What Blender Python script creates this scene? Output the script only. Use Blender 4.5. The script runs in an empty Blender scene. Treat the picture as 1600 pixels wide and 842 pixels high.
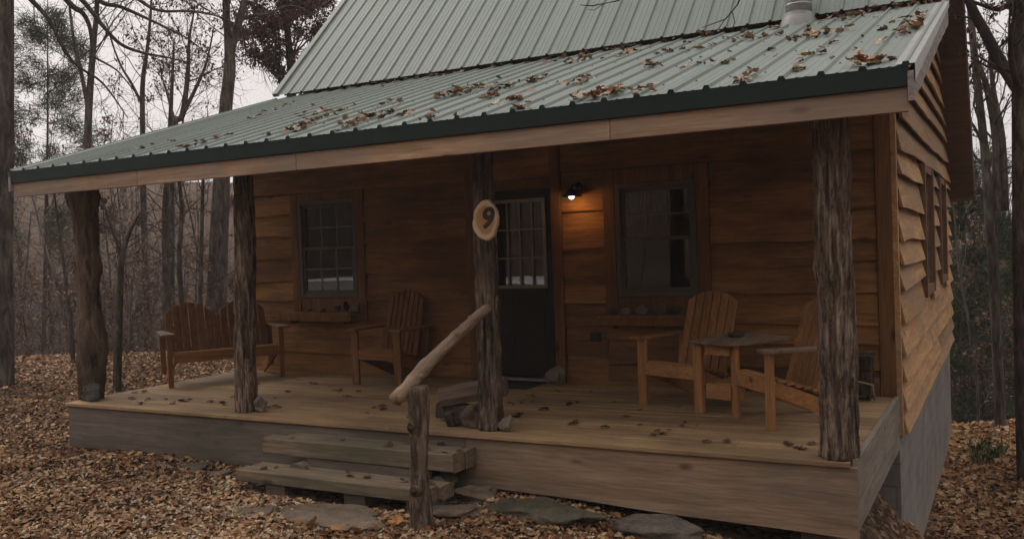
import bpy, bmesh, math, random
import numpy as np
from mathutils import Vector, Matrix, noise

R = math.radians
sc = bpy.context.scene
COL = sc.collection
rnd = random.Random(7)

# ------------------------------------------------------------------ helpers
def link(o, parent=None):
    COL.objects.link(o)
    if parent is not None:
        o.parent = parent
    return o

def tag(o, label=None, cat=None, group=None, kind=None):
    if label: o['label'] = label
    if cat: o['category'] = cat
    if group: o['group'] = group
    if kind: o['kind'] = kind
    return o

def empty(name, loc=(0, 0, 0), rz=0.0):
    o = bpy.data.objects.new(name, None)
    o.location = loc
    o.rotation_euler = (0, 0, rz)
    o.empty_display_size = 0.2
    return link(o)

class MB:
    def __init__(self):
        self.v = []; self.f = []
    def add(self, vs, fs, M=None):
        b = len(self.v)
        if M is not None:
            vs = [tuple(M @ Vector(p)) for p in vs]
        self.v += [tuple(p) for p in vs]
        self.f += [tuple(b + i for i in f) for f in fs]
    def box(self, x0, x1, y0, y1, z0, z1, M=None):
        vs = [(x, y, z) for z in (z0, z1) for y in (y0, y1) for x in (x0, x1)]
        fs = [(0, 2, 3, 1), (4, 5, 7, 6), (0, 1, 5, 4), (2, 6, 7, 3), (0, 4, 6, 2), (1, 3, 7, 5)]
        self.add(vs, fs, M)
    def bar(self, a, b, w, t, up=(0, 0, 1), M=None):
        """rectangular bar from a to b, w across, t along 'up'"""
        a = Vector(a); b = Vector(b); d = (b - a).normalized()
        s = d.cross(Vector(up)).normalized(); u = s.cross(d).normalized()
        vs = []
        for p in (a, b):
            for i, j in ((-1, -1), (1, -1), (1, 1), (-1, 1)):
                vs.append(p + s * (i * w / 2) + u * (j * t / 2))
        fs = [(3, 2, 1, 0), (4, 5, 6, 7)] + [(i, (i + 1) % 4, 4 + (i + 1) % 4, 4 + i) for i in range(4)]
        self.add([tuple(p) for p in vs], fs, M)
    def prism(self, poly, y0, y1, M=None):
        """poly of (x,z), extruded along y"""
        n = len(poly)
        vs = [(x, y0, z) for x, z in poly] + [(x, y1, z) for x, z in poly]
        fs = [tuple(range(n)), tuple(range(2 * n - 1, n - 1, -1))]
        fs += [((i + 1) % n, i, n + i, n + (i + 1) % n) for i in range(n)]
        self.add(vs, fs, M)
    def tube(self, pts, rad, n=8, cap=True, M=None, wob=0.0, seed=0, vstretch=1.0, lobes=0.0):
        pts = [Vector(p) for p in pts]; vs = []; fs = []
        ref = None
        for i, p in enumerate(pts):
            d = (pts[min(i + 1, len(pts) - 1)] - pts[max(i - 1, 0)]).normalized()
            if ref is None:
                ref = Vector((1, 0, 0)) if abs(d.x) < .8 else Vector((0, 1, 0))
            s = (ref - d * ref.dot(d)).normalized(); u = d.cross(s); ref = s
            for k in range(n):
                a = 2 * math.pi * k / n
                dirv = s * math.cos(a) + u * math.sin(a)
                r = rad[i]
                if wob:
                    q = Vector((math.cos(a) * 3.2, math.sin(a) * 3.2, 0)) + Vector((seed * 7.3, 0, i * vstretch))
                    r += wob * noise.noise(q) + wob * .6 * noise.noise(q * 3.1)
                    q2 = Vector((math.cos(a) * 11, math.sin(a) * 11, i * vstretch * .5 + seed))
                    r += wob * .5 * noise.noise(q2)
                vs.append(p + dirv * r)
        m = len(pts)
        for i in range(m - 1):
            for k in range(n):
                fs.append((i * n + k, i * n + (k + 1) % n, (i + 1) * n + (k + 1) % n, (i + 1) * n + k))
        if cap:
            fs.append(tuple(range(n - 1, -1, -1)))
            fs.append(tuple((m - 1) * n + k for k in range(n)))
        self.add([tuple(p) for p in vs], fs, M)
    def mesh(self, name, mat, smooth=False):
        me = bpy.data.meshes.new(name)
        me.from_pydata(self.v, [], self.f)
        me.materials.append(mat)
        if smooth:
            me.polygons.foreach_set('use_smooth', [True] * len(me.polygons))
        me.update()
        return me
    def build(self, name, mat, parent=None, smooth=False, bevel=0.0):
        o = bpy.data.objects.new(name, self.mesh(name, mat, smooth))
        if bevel:
            b = o.modifiers.new('bevel', 'BEVEL'); b.width = bevel; b.segments = 1
            b.limit_method = 'ANGLE'; b.angle_limit = R(40)
        return link(o, parent)

def np_mesh(name, V, F, mat, smooth=False):
    """V (n,3) array, F (m,k) array all faces with k corners"""
    me = bpy.data.meshes.new(name)
    V = np.ascontiguousarray(V, dtype=np.float32); F = np.ascontiguousarray(F, dtype=np.int32)
    m, k = F.shape
    me.vertices.add(len(V)); me.vertices.foreach_set('co', V.ravel())
    me.loops.add(m * k); me.loops.foreach_set('vertex_index', F.ravel())
    me.polygons.add(m)
    me.polygons.foreach_set('loop_start', np.arange(0, m * k, k, dtype=np.int32))
    try:
        me.polygons.foreach_set('loop_total', np.full(m, k, dtype=np.int32))
    except Exception:
        pass
    me.materials.append(mat)
    if smooth:
        me.polygons.foreach_set('use_smooth', np.ones(m, dtype=bool))
    me.update(calc_edges=True); me.validate()
    return me

# ------------------------------------------------------------------ materials
def mat_new(name):
    m = bpy.data.materials.new(name); m.use_nodes = True
    nt = m.node_tree
    return m, nt, nt.nodes['Principled BSDF']

def N(nt, t, **kw):
    n = nt.nodes.new(t)
    for k, v in kw.items():
        if k in n.inputs.keys(): n.inputs[k].default_value = v
        else: setattr(n, k, v)
    return n

def ramp(nt, fac, stops):
    r = nt.nodes.new('ShaderNodeValToRGB')
    el = r.color_ramp.elements
    while len(el) < len(stops): el.new(.5)
    for e, (p, c) in zip(el, stops):
        e.position = p; e.color = (*c, 1) if len(c) == 3 else c
    nt.links.new(fac, r.inputs['Fac'])
    return r

def coords(nt, scale=(1, 1, 1), kind='Object'):
    tc = nt.nodes.new('ShaderNodeTexCoord'); mp = nt.nodes.new('ShaderNodeMapping')
    mp.inputs['Scale'].default_value = scale
    nt.links.new(tc.outputs[kind], mp.inputs['Vector'])
    return mp.outputs['Vector']

def mixc(nt, fac, a, b, mode='MIX'):
    m = nt.nodes.new('ShaderNodeMix'); m.data_type = 'RGBA'; m.blend_type = mode
    L = nt.links
    for sock, val in ((m.inputs[0], fac), (m.inputs[6], a), (m.inputs[7], b)):
        if hasattr(val, 'is_output'): L.new(val, sock)
        elif isinstance(val, (int, float)): sock.default_value = val
        else: sock.default_value = (*val, 1)
    return m.outputs[2]

def bump(nt, h, strength, dist=0.01, into=None):
    b = N(nt, 'ShaderNodeBump'); b.inputs['Strength'].default_value = strength
    b.inputs['Distance'].default_value = dist
    nt.links.new(h, b.inputs['Height'])
    if into is not None: nt.links.new(b.outputs[0], into.inputs['Normal'])
    return b.outputs[0]

def wood(name, dark, light, axis='x', s=1.0, rough=.8, island=.35, stain=None, stain_amt=.5, knots=True, bmp=.35, stain_scale=.8):
    m, nt, p = mat_new(name); L = nt.links
    lo, hi = 1.1 * s, 16 * s
    scl = {'x': (lo, hi, hi), 'y': (hi, lo, hi), 'z': (hi, hi, lo)}[axis]
    geo = N(nt, 'ShaderNodeNewGeometry')
    vec = coords(nt, scl)
    # shift the grain from board to board
    add = N(nt, 'ShaderNodeVectorMath', operation='ADD'); mul = N(nt, 'ShaderNodeVectorMath', operation='SCALE')
    comb = N(nt, 'ShaderNodeCombineXYZ'); L.new(geo.outputs['Random Per Island'], comb.inputs[0])
    L.new(geo.outputs['Random Per Island'], comb.inputs[1])
    L.new(comb.outputs[0], mul.inputs[0]); mul.inputs['Scale'].default_value = 37.0
    L.new(vec, add.inputs[0]); L.new(mul.outputs[0], add.inputs[1])
    n1 = N(nt, 'ShaderNodeTexNoise', Scale=1.0, Detail=7.0, Roughness=.62, Distortion=.9); L.new(add.outputs[0], n1.inputs['Vector'])
    n2 = N(nt, 'ShaderNodeTexNoise', Scale=4.5, Detail=3.0, Roughness=.6); L.new(add.outputs[0], n2.inputs['Vector'])
    r1 = ramp(nt, n1.outputs['Fac'], [(.3, dark), (.52, tuple((a + b) / 2 for a, b in zip(dark, light))), (.72, light)])
    c = r1.outputs[0]
    fine = ramp(nt, n2.outputs['Fac'], [(.35, (.72, .70, .68)), (.6, (1.05, 1.05, 1.05))])
    c = mixc(nt, .7, c, fine.outputs[0], 'MULTIPLY')
    # board to board tone
    ir = ramp(nt, geo.outputs['Random Per Island'], [(0, (1 - island,) * 3), (.5, (1, .97, .94)), (1, (1 + island * .6, 1 + island * .5, 1 + island * .4))])
    c = mixc(nt, 1.0, c, ir.outputs[0], 'MULTIPLY')
    if knots:
        kv = coords(nt, {'x': (1.6, 4, 4), 'y': (4, 1.6, 4), 'z': (4, 4, 1.6)}[axis])
        vo = N(nt, 'ShaderNodeTexVoronoi', Scale=1.0); L.new(kv, vo.inputs['Vector'])
        kr = ramp(nt, vo.outputs['Distance'], [(.06, (.3, .22, .18)), (.13, (1, 1, 1))])
        c = mixc(nt, .8, c, kr.outputs[0], 'MULTIPLY')
    if stain is not None:
        sv = coords(nt, {'x': (.5, 1.4, 1.4), 'y': (1.4, .5, 1.4), 'z': (1.4, 1.4, .5)}[axis])
        sn = N(nt, 'ShaderNodeTexNoise', Scale=stain_scale * 2, Detail=5.0, Roughness=.55); L.new(sv, sn.inputs['Vector'])
        sr = ramp(nt, sn.outputs['Fac'], [(.42, (0, 0, 0)), (.62, (stain_amt,) * 3)])
        c = mixc(nt, sr.outputs[0], c, stain)
    L.new(c, p.inputs['Base Color'])
    p.inputs['Roughness'].default_value = rough
    p.inputs['Specular IOR Level'].default_value = .25
    bump(nt, n1.outputs['Fac'], bmp, .01, p)
    return m

def bark(name, dark, mid, light, s=1.0, rough=.95, bmp=1.0, stretch=.12, dist=.02):
    m, nt, p = mat_new(name); L = nt.links
    v = coords(nt, (22 * s, 22 * s, 22 * s * stretch))
    n1 = N(nt, 'ShaderNodeTexNoise', Scale=1.0, Detail=6.0, Roughness=.65, Distortion=.6); L.new(v, n1.inputs['Vector'])
    v2 = coords(nt, (1.8 * s, 1.8 * s, .9 * s))
    n2 = N(nt, 'ShaderNodeTexNoise', Scale=1.0, Detail=3.0); L.new(v2, n2.inputs['Vector'])
    r1 = ramp(nt, n1.outputs['Fac'], [(.36, dark), (.5, mid), (.68, light)])
    r2 = ramp(nt, n2.outputs['Fac'], [(.35, (.6, .6, .6)), (.65, (1.15, 1.12, 1.08))])
    c = mixc(nt, 1.0, r1.outputs[0], r2.outputs[0], 'MULTIPLY')
    n3 = N(nt, 'ShaderNodeTexNoise', Scale=1.0, Detail=3.0, Roughness=.7, Distortion=1.2); L.new(coords(nt, (34 * s, 34 * s, 5.5 * s)), n3.inputs['Vector'])
    r3 = ramp(nt, n3.outputs['Fac'], [(.30, (.35, .32, .30)), (.42, (1, 1, 1)), (.60, (1, 1, 1)), (.72, (1.7, 1.62, 1.55))])
    c = mixc(nt, 1.0, c, r3.outputs[0], 'MULTIPLY')
    L.new(c, p.inputs['Base Color']); p.inputs['Roughness'].default_value = rough
    p.inputs['Specular IOR Level'].default_value = .15
    bump(nt, n1.outputs['Fac'], bmp, dist, p)
    return m

def plain(name, col, rough=.6, metal=0.0, spec=.4, var=.15, scale=6.0, bmp=0.0):
    m, nt, p = mat_new(name); L = nt.links
    n1 = N(nt, 'ShaderNodeTexNoise', Scale=scale, Detail=5.0, Roughness=.6); L.new(coords(nt), n1.inputs['Vector'])
    r = ramp(nt, n1.outputs['Fac'], [(.3, tuple(c * (1 - var) for c in col)), (.7, tuple(c * (1 + var) for c in col))])
    L.new(r.outputs[0], p.inputs['Base Color'])
    p.inputs['Roughness'].default_value = rough; p.inputs['Metallic'].default_value = metal
    p.inputs['Specular IOR Level'].default_value = spec
    if bmp: bump(nt, n1.outputs['Fac'], bmp, .01, p)
    return m

def leafmat(name, stops, rough=.85, per='island', patch=False):
    m, nt, p = mat_new(name); L = nt.links
    if per == 'island':
        src = N(nt, 'ShaderNodeNewGeometry').outputs['Random Per Island']
    else:
        src = N(nt, 'ShaderNodeObjectInfo').outputs['Random']
    r = ramp(nt, src, stops)
    n1 = N(nt, 'ShaderNodeTexNoise', Scale=30.0, Detail=3.0); L.new(coords(nt), n1.inputs['Vector'])
    rr = ramp(nt, n1.outputs['Fac'], [(.35, (.7, .68, .66)), (.65, (1.1, 1.1, 1.1))])
    c = mixc(nt, 1.0, r.outputs[0], rr.outputs[0], 'MULTIPLY')
    if patch:   # drifts of wetter, redder leaves and paler dry ones
        n2 = N(nt, 'ShaderNodeTexNoise', Scale=.9, Detail=4.0, Roughness=.6); L.new(coords(nt), n2.inputs['Vector'])
        pr_ = ramp(nt, n2.outputs['Fac'], [(.36, (.50, .42, .38)), (.5, (.92, .88, .85)), (.66, (1.25, 1.25, 1.25))])
        c = mixc(nt, 1.0, c, pr_.outputs[0], 'MULTIPLY')
    L.new(c, p.inputs['Base Color']); p.inputs['Roughness'].default_value = rough
    p.inputs['Specular IOR Level'].default_value = .2
    return m

def stone(name, a, b, s=5.0):
    m, nt, p = mat_new(name); L = nt.links
    n1 = N(nt, 'ShaderNodeTexNoise', Scale=s, Detail=8.0, Roughness=.65); L.new(coords(nt), n1.inputs['Vector'])
    n2 = N(nt, 'ShaderNodeTexNoise', Scale=s * 5, Detail=6.0, Roughness=.7); L.new(coords(nt), n2.inputs['Vector'])
    r = ramp(nt, n1.outputs['Fac'], [(.32, a), (.68, b)])
    r2 = ramp(nt, n2.outputs['Fac'], [(.3, (.65, .65, .65)), (.65, (1.1, 1.1, 1.1))])
    L.new(mixc(nt, 1.0, r.outputs[0], r2.outputs[0], 'MULTIPLY'), p.inputs['Base Color'])
    p.inputs['Roughness'].default_value = .9; p.inputs['Specular IOR Level'].default_value = .25
    bump(nt, n2.outputs['Fac'], 1.0, .04, p)
    return m

M = {}
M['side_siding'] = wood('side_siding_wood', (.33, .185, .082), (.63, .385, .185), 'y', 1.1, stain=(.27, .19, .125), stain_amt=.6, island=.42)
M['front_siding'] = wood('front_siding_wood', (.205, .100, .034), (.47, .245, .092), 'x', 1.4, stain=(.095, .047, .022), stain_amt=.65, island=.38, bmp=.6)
M['trim'] = wood('trim_wood', (.125, .060, .022), (.27, .135, .053), 'z', .9, island=.15)
M['trim_side'] = wood('side_trim_wood', (.12, .065, .04), (.24, .14, .085), 'z', .9, island=.15)
M['eave_board'] = wood('eave_board_wood', (.31, .19, .115), (.53, .36, .23), 'x', 1.0, stain=(.20, .17, .15), stain_amt=.6, island=.1)
M['rake_board'] = wood('weathered_rake_wood', (.20, .17, .15), (.38, .34, .31), 'y', .8, island=.1)
M['deck'] = wood('deck_board_wood', (.22, .145, .074), (.46, .315, .172), 'x', 1.4, stain=(.145, .095, .056), stain_amt=.7, island=.2, rough=.7)
M['rim_grey'] = wood('weathered_rim_wood', (.105, .085, .072), (.23, .19, .16), 'x', 1.0, stain=(.085, .075, .052), stain_amt=.6, island=.1)
M['rim_brown'] = wood('sawn_rim_wood', (.21, .142, .092), (.43, .31, .21), 'x', 1.0, stain=(.115, .095, .085), stain_amt=.9, island=.1, stain_scale=.45)
M['rim_side'] = wood('side_rim_wood', (.16, .14, .12), (.31, .27, .23), 'y', .8, stain=(.12, .11, .09), stain_amt=.6, island=.2)
M['step'] = wood('step_timber_wood', (.095, .072, .05), (.30, .235, .165), 'x', 1.3, stain=(.085, .08, .05), stain_amt=.7, island=.2)
M['brown_soffit'] = wood('brown_soffit_wood', (.12, .075, .048), (.19, .122, .08), 'x', .9, island=.2, knots=False)
M['ceiling'] = wood('porch_ceiling_wood', (.18, .10, .05), (.30, .17, .085), 'x', .8, island=.2)
M['bark_post'] = bark('cedar_bark', (.045, .031, .023), (.165, .118, .087), (.44, .355, .28), 1.5, stretch=.10, dist=.05)
M['bark_newel'] = bark('newel_bark', (.05, .035, .026), (.17, .125, .092), (.40, .31, .24), 1.4, stretch=.13, dist=.045)
M['smooth_log'] = bark('gnarled_trunk_bark', (.055, .038, .028), (.12, .085, .062), (.21, .16, .12), .35, stretch=.2)
M['rail_wood'] = wood('peeled_pole_wood', (.24, .165, .115), (.46, .34, .25), 'y', 1.2, stain=(.15, .10, .07), stain_amt=.8, island=0)
M['tree_bark'] = bark('tree_bark_grey', (.040, .033, .028), (.085, .071, .061), (.17, .148, .13), .6, stretch=.25)
M['tree_bark2'] = bark('tree_bark_brown', (.040, .029, .022), (.085, .064, .050), (.16, .125, .10), .6, stretch=.25)
M['twigs'] = bark('twig_bark', (.045, .037, .032), (.08, .067, .058), (.14, .12, .105), .3)
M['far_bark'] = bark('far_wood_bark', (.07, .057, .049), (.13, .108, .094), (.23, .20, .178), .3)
M['chair_x'] = wood('chair_wood_across', (.19, .086, .034), (.36, .175, .072), 'x', 1.2, island=.12)
M['chair_y'] = wood('chair_wood_along', (.19, .086, .034), (.36, .175, .072), 'y', 1.2, island=.12)
M['chair_z'] = wood('chair_wood_upright', (.15, .068, .027), (.295, .142, .058), 'z', 1.2, island=.12)
M['arm_wood'] = wood('weathered_arm_wood', (.135, .092, .062), (.25, .18, .125), 'y', 1.2, island=.1)
M['set_x'] = wood('set_wood_across', (.26, .122, .048), (.47, .24, .098), 'x', 1.2, island=.15)
M['set_y'] = wood('set_wood_along', (.26, .122, .048), (.47, .24, .098), 'y', 1.2, island=.15)
M['set_z'] = wood('set_wood_upright', (.26, .122, .048), (.47, .24, .098), 'z', 1.2, island=.15)
M['cutwood'] = wood('cut_slice_wood', (.34, .20, .10), (.55, .36, .19), 'z', .8, island=0, knots=False)
M['knot'] = stone('knot_wood', (.10, .055, .03), (.27, .165, .10), 14)
M['numeral'] = plain('dark_carved_numeral', (.035, .022, .015), .8)
M['vinyl'] = plain('taupe_window_vinyl', (.115, .095, .083), .6, spec=.25)
M['muntin'] = plain('window_grid_bar', (.17, .16, .15), .5)
M['door'] = plain('dark_brown_door_paint', (.019, .013, .010), .6, spec=.2)
M['doorgrid'] = plain('door_grid_white', (.21, .195, .18), .5)
M['metal_dark'] = plain('black_lamp_metal', (.015, .014, .013), .4, .3)
M['pipe'] = plain('galvanised_pipe', (.42, .42, .43), .38, .8, var=.25)
M['pipe_dark'] = plain('dull_pipe_flashing', (.20, .20, .20), .5, .3, var=.3)
M['black'] = plain('black_mat_rubber', (.012, .011, .010), .9, bmp=.4, scale=60)
M['outlet'] = plain('brown_outlet_plastic', (.02, .014, .01), .5)
M['curtain'] = plain('lace_curtain_cloth', (.40, .37, .34), .9, var=.3, scale=25)
M['interior'] = plain('dark_interior_wall', (.10, .07, .05), .9)
M['rock_pale'] = stone('pale_rock', (.19, .155, .12), (.37, .31, .24), 8)
M['rock_grey'] = stone('grey_rock', (.115, .095, .078), (.235, .20, .165), 5)
M['rock_dark2'] = stone('mottled_grey_rock', (.07, .062, .055), (.19, .17, .15), 9)
M['rock_dark'] = stone('dark_rock', (.055, .05, .045), (.13, .12, .105), 6)
M['rock_brown'] = stone('brown_rock', (.12, .085, .06), (.25, .19, .14), 6)
M['rock_moss'] = stone('mossy_rock', (.055, .050, .030), (.135, .118, .082), 3)
M['flagstone'] = stone('flagstone', (.13, .092, .064), (.25, .195, .145), 3)
M['cone_bark'] = bark('firewood_bark', (.025, .018, .013), (.06, .045, .034), (.13, .10, .08), .8)
M['split'] = wood('split_firewood', (.085, .06, .043), (.19, .14, .105), 'x', 1.0, island=0)
M['gravel'] = leafmat('gravel_pebbles', [(0, (.16, .112, .07)), (.35, (.33, .25, .165)), (.7, (.45, .36, .25)), (1, (.60, .52, .40))])
M['litter'] = leafmat('fallen_leaf_litter', [(0, (.11, .050, .026)), (.25, (.20, .100, .050)), (.5, (.31, .175, .088)), (.72, (.42, .265, .135)), (.88, (.44, .315, .18)), (1, (.56, .44, .29))], patch=True)
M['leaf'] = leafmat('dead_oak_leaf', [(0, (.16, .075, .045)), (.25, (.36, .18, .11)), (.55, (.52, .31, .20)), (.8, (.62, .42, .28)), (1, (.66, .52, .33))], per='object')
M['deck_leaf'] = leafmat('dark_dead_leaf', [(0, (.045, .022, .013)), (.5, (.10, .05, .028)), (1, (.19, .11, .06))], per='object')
M['orange_leaf'] = leafmat('orange_dead_leaf', [(0, (.42, .17, .07)), (1, (.46, .30, .12))], per='object')
M['russet'] = leafmat('russet_oak_foliage', [(0, (.055, .022, .017)), (.5, (.11, .045, .033)), (1, (.20, .10, .07))])
M['tan'] = leafmat('tan_beech_foliage', [(0, (.10, .058, .040)), (.5, (.19, .118, .082)), (1, (.32, .225, .16))])
M['needles'] = leafmat('pine_needles', [(0, (.030, .052, .025)), (.5, (.058, .088, .040)), (1, (.11, .135, .065))])
M['weed'] = leafmat('green_weed_leaf', [(0, (.05, .075, .025)), (1, (.12, .15, .05))])

def roof_metal():
    m, nt, p = mat_new('pale_green_roof_metal'); L = nt.links
    n1 = N(nt, 'ShaderNodeTexNoise', Scale=1.4, Detail=6.0, Roughness=.6); L.new(coords(nt, (2.2, .22, .22)), n1.inputs['Vector'])
    n2 = N(nt, 'ShaderNodeTexNoise', Scale=60.0, Detail=2.0); L.new(coords(nt), n2.inputs['Vector'])
    r = ramp(nt, n1.outputs['Fac'], [(.3, (.132, .166, .147)), (.7, (.186, .224, .200))])
    r2 = ramp(nt, n2.outputs['Fac'], [(.3, (.9, .9, .9)), (.7, (1.06, 1.06, 1.06))])
    L.new(mixc(nt, 1.0, r.outputs[0], r2.outputs[0], 'MULTIPLY'), p.inputs['Base Color'])
    p.inputs['Roughness'].default_value = .5; p.inputs['Specular IOR Level'].default_value = .3
    return m
M['roof'] = roof_metal()
M['eave_trim'] = plain('dark_green_eave_metal', (.009, .021, .018), .55, spec=.25)
M['rake_metal'] = plain('pale_rake_metal', (.28, .285, .27), .45)
M['screw'] = plain('roof_screw_dark', (.03, .03, .03), .5)

def block_mat():
    m, nt, p = mat_new('concrete_block_wall'); L = nt.links
    tc = nt.nodes.new('ShaderNodeTexCoord'); sp = N(nt, 'ShaderNodeSeparateXYZ'); cb = N(nt, 'ShaderNodeCombineXYZ')
    L.new(tc.outputs['Object'], sp.inputs[0])
    ad = N(nt, 'ShaderNodeMath', operation='ADD'); L.new(sp.outputs[0], ad.inputs[0]); L.new(sp.outputs[1], ad.inputs[1])
    L.new(ad.outputs[0], cb.inputs[0]); L.new(sp.outputs[2], cb.inputs[1])
    b = N(nt, 'ShaderNodeTexBrick', Scale=1.0); b.inputs['Brick Width'].default_value = .4; b.inputs['Row Height'].default_value = .2
    b.inputs['Mortar Size'].default_value = .008
    b.inputs['Color1'].default_value = (.215, .197, .182, 1); b.inputs['Color2'].default_value = (.25, .231, .214, 1); b.inputs['Mortar'].default_value = (.165, .155, .146, 1)
    L.new(cb.outputs[0], b.inputs['Vector'])
    n1 = N(nt, 'ShaderNodeTexNoise', Scale=2.2, Detail=7.0, Roughness=.6); L.new(coords(nt), n1.inputs['Vector'])
    r = ramp(nt, n1.outputs['Fac'], [(.35, (.72, .71, .72)), (.65, (1.05, 1.05, 1.05))])
    c = mixc(nt, 1.0, b.outputs['Color'], r.outputs[0], 'MULTIPLY')
    # clay splashed up from the ground
    zr = N(nt, 'ShaderNodeMapRange'); L.new(sp.outputs[2], zr.inputs[0]); zr.inputs[1].default_value = -1.95; zr.inputs[2].default_value = -1.35
    zr.inputs[3].default_value = .55; zr.inputs[4].default_value = 0
    mm = N(nt, 'ShaderNodeMath', operation='MULTIPLY'); L.new(zr.outputs[0], mm.inputs[0]); L.new(n1.outputs['Fac'], mm.inputs[1])
    c = mixc(nt, mm.outputs[0], c, (.42, .30, .17))
    L.new(c, p.inputs['Base Color']); p.inputs['Roughness'].default_value = .92
    bump(nt, b.outputs['Fac'], -.4, .01, p)
    return m
M['block'] = block_mat()

def glass_mat():
    m, nt, p = mat_new('window_glass'); L = nt.links
    nt.nodes.remove(p)
    out = nt.nodes['Material Output']
    tr = N(nt, 'ShaderNodeBsdfTransparent'); tr.inputs[0].default_value = (.62, .64, .64, 1)
    gl = N(nt, 'ShaderNodeBsdfGlossy'); gl.inputs['Roughness'].default_value = .015; gl.inputs[0].default_value = (1, 1, 1, 1)
    fr = N(nt, 'ShaderNodeFresnel'); fr.inputs['IOR'].default_value = 1.8
    mx = N(nt, 'ShaderNodeMixShader'); L.new(fr.outputs[0], mx.inputs[0]); L.new(tr.outputs[0], mx.inputs[1]); L.new(gl.outputs[0], mx.inputs[2])
    nz = N(nt, 'ShaderNodeTexNoise', Scale=3.0, Detail=1.0); L.new(coords(nt), nz.inputs['Vector'])
    b = bump(nt, nz.outputs['Fac'], .03, .01); L.new(b, gl.inputs['Normal'])
    L.new(mx.outputs[0], out.inputs['Surface'])
    return m
M['glass'] = glass_mat()

def bulb_mat():
    m, nt, p = mat_new('lit_bulb')
    p.inputs['Emission Color'].default_value = (1, .62, .28, 1); p.inputs['Emission Strength'].default_value = 6
    p.inputs['Base Color'].default_value = (.9, .8, .6, 1)
    return m
M['bulb'] = bulb_mat()

def ground_mat():
    m, nt, p = mat_new('leaf_covered_ground'); L = nt.links
    v = coords(nt)
    v1 = N(nt, 'ShaderNodeTexVoronoi', Scale=22.0); L.new(v, v1.inputs['Vector'])
    v2 = N(nt, 'ShaderNodeTexVoronoi', Scale=30.0); L.new(v, v2.inputs['Vector'])
    sep = N(nt, 'ShaderNodeSeparateColor'); L.new(v1.outputs['Color'], sep.inputs[0])
    r = ramp(nt, sep.outputs[0], [(0, (.035, .022, .015)), (.4, (.085, .055, .036)), (.75, (.15, .10, .065)), (1, (.24, .175, .115))])
    sep2 = N(nt, 'ShaderNodeSeparateColor'); L.new(v2.outputs['Color'], sep2.inputs[0])
    r2 = ramp(nt, sep2.outputs[1], [(0, (.5, .48, .46)), (1, (1.25, 1.22, 1.18))])
    c = mixc(nt, 1.0, r.outputs[0], r2.outputs[0], 'MULTIPLY')
    n = N(nt, 'ShaderNodeTexNoise', Scale=.45, Detail=5.0); L.new(v, n.inputs['Vector'])
    r3 = ramp(nt, n.outputs['Fac'], [(.35, (.7, .68, .66)), (.65, (1.15, 1.12, 1.1))])
    c = mixc(nt, 1.0, c, r3.outputs[0], 'MULTIPLY')
    # bare orange clay thrown up behind the cabin
    d = N(nt, 'ShaderNodeVectorMath', operation='DISTANCE'); L.new(v, d.inputs[0]); d.inputs[1].default_value = (.1, 15.6, -1.8)
    mr = N(nt, 'ShaderNodeMapRange'); L.new(d.outputs['Value'], mr.inputs[0]); mr.inputs[1].default_value = 1.6; mr.inputs[2].default_value = 3.4
    mr.inputs[3].default_value = 1; mr.inputs[4].default_value = 0
    n2 = N(nt, 'ShaderNodeTexNoise', Scale=3.0, Detail=6.0); L.new(v, n2.inputs['Vector'])
    rr = ramp(nt, n2.outputs['Fac'], [(.4, (0, 0, 0)), (.55, (1, 1, 1))])
    mm = N(nt, 'ShaderNodeMath', operation='MULTIPLY'); L.new(mr.outputs[0], mm.inputs[0]); L.new(rr.outputs[0], mm.inputs[1])
    c = mixc(nt, mm.outputs[0], c, (.42, .21, .085))
    L.new(c, p.inputs['Base Color']); p.inputs['Roughness'].default_value = .95; p.inputs['Specular IOR Level'].default_value = .1
    bump(nt, v1.outputs['Distance'], .8, .03, p)
    return m
M['ground'] = ground_mat()

# ------------------------------------------------------------------ camera
P0 = (800.0, 421.0); FPX = 1421.2283
VX = (-1791.0, 483.0); VY = (1578.0, 355.0)
def cam_axes():
    f = FPX
    dx = -Vector((VX[0] - P0[0], VX[1] - P0[1], f)).normalized()
    dy = Vector((VY[0] - P0[0], VY[1] - P0[1], f)).normalized()
    dy = (dy - dx * dx.dot(dy)).normalized()
    dz = -dx.cross(dy)
    if dz.y > 0: dz = -dz
    return dx, dy, dz
DX, DY, DZ = cam_axes()
CAM = Vector((0, 0, 1.43))
def ray(px, py):
    c = Vector((px - P0[0], py - P0[1], FPX))
    return Vector((DX.dot(c), DY.dot(c), DZ.dot(c)))
def on_y(px, py, y): r = ray(px, py); return CAM + r * ((y - CAM.y) / r.y)
def on_z(px, py, z): r = ray(px, py); return CAM + r * ((z - CAM.z) / r.z)
cd = bpy.data.cameras.new('camera'); cam = link(bpy.data.objects.new('camera', cd))
right = Vector((DX.x, DY.x, DZ.x)); down = Vector((DX.y, DY.y, DZ.y)); fwd = Vector((DX.z, DY.z, DZ.z))
mw = Matrix.Identity(4)
for i in range(3):
    mw[i][0] = right[i]; mw[i][1] = -down[i]; mw[i][2] = -fwd[i]; mw[i][3] = CAM[i]
cam.matrix_world = mw
cd.sensor_fit = 'HORIZONTAL'; cd.sensor_width = 36; cd.lens = FPX / 1600 * 36
cd.clip_end = 1000; cd.clip_start = .05
sc.camera = cam

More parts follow.
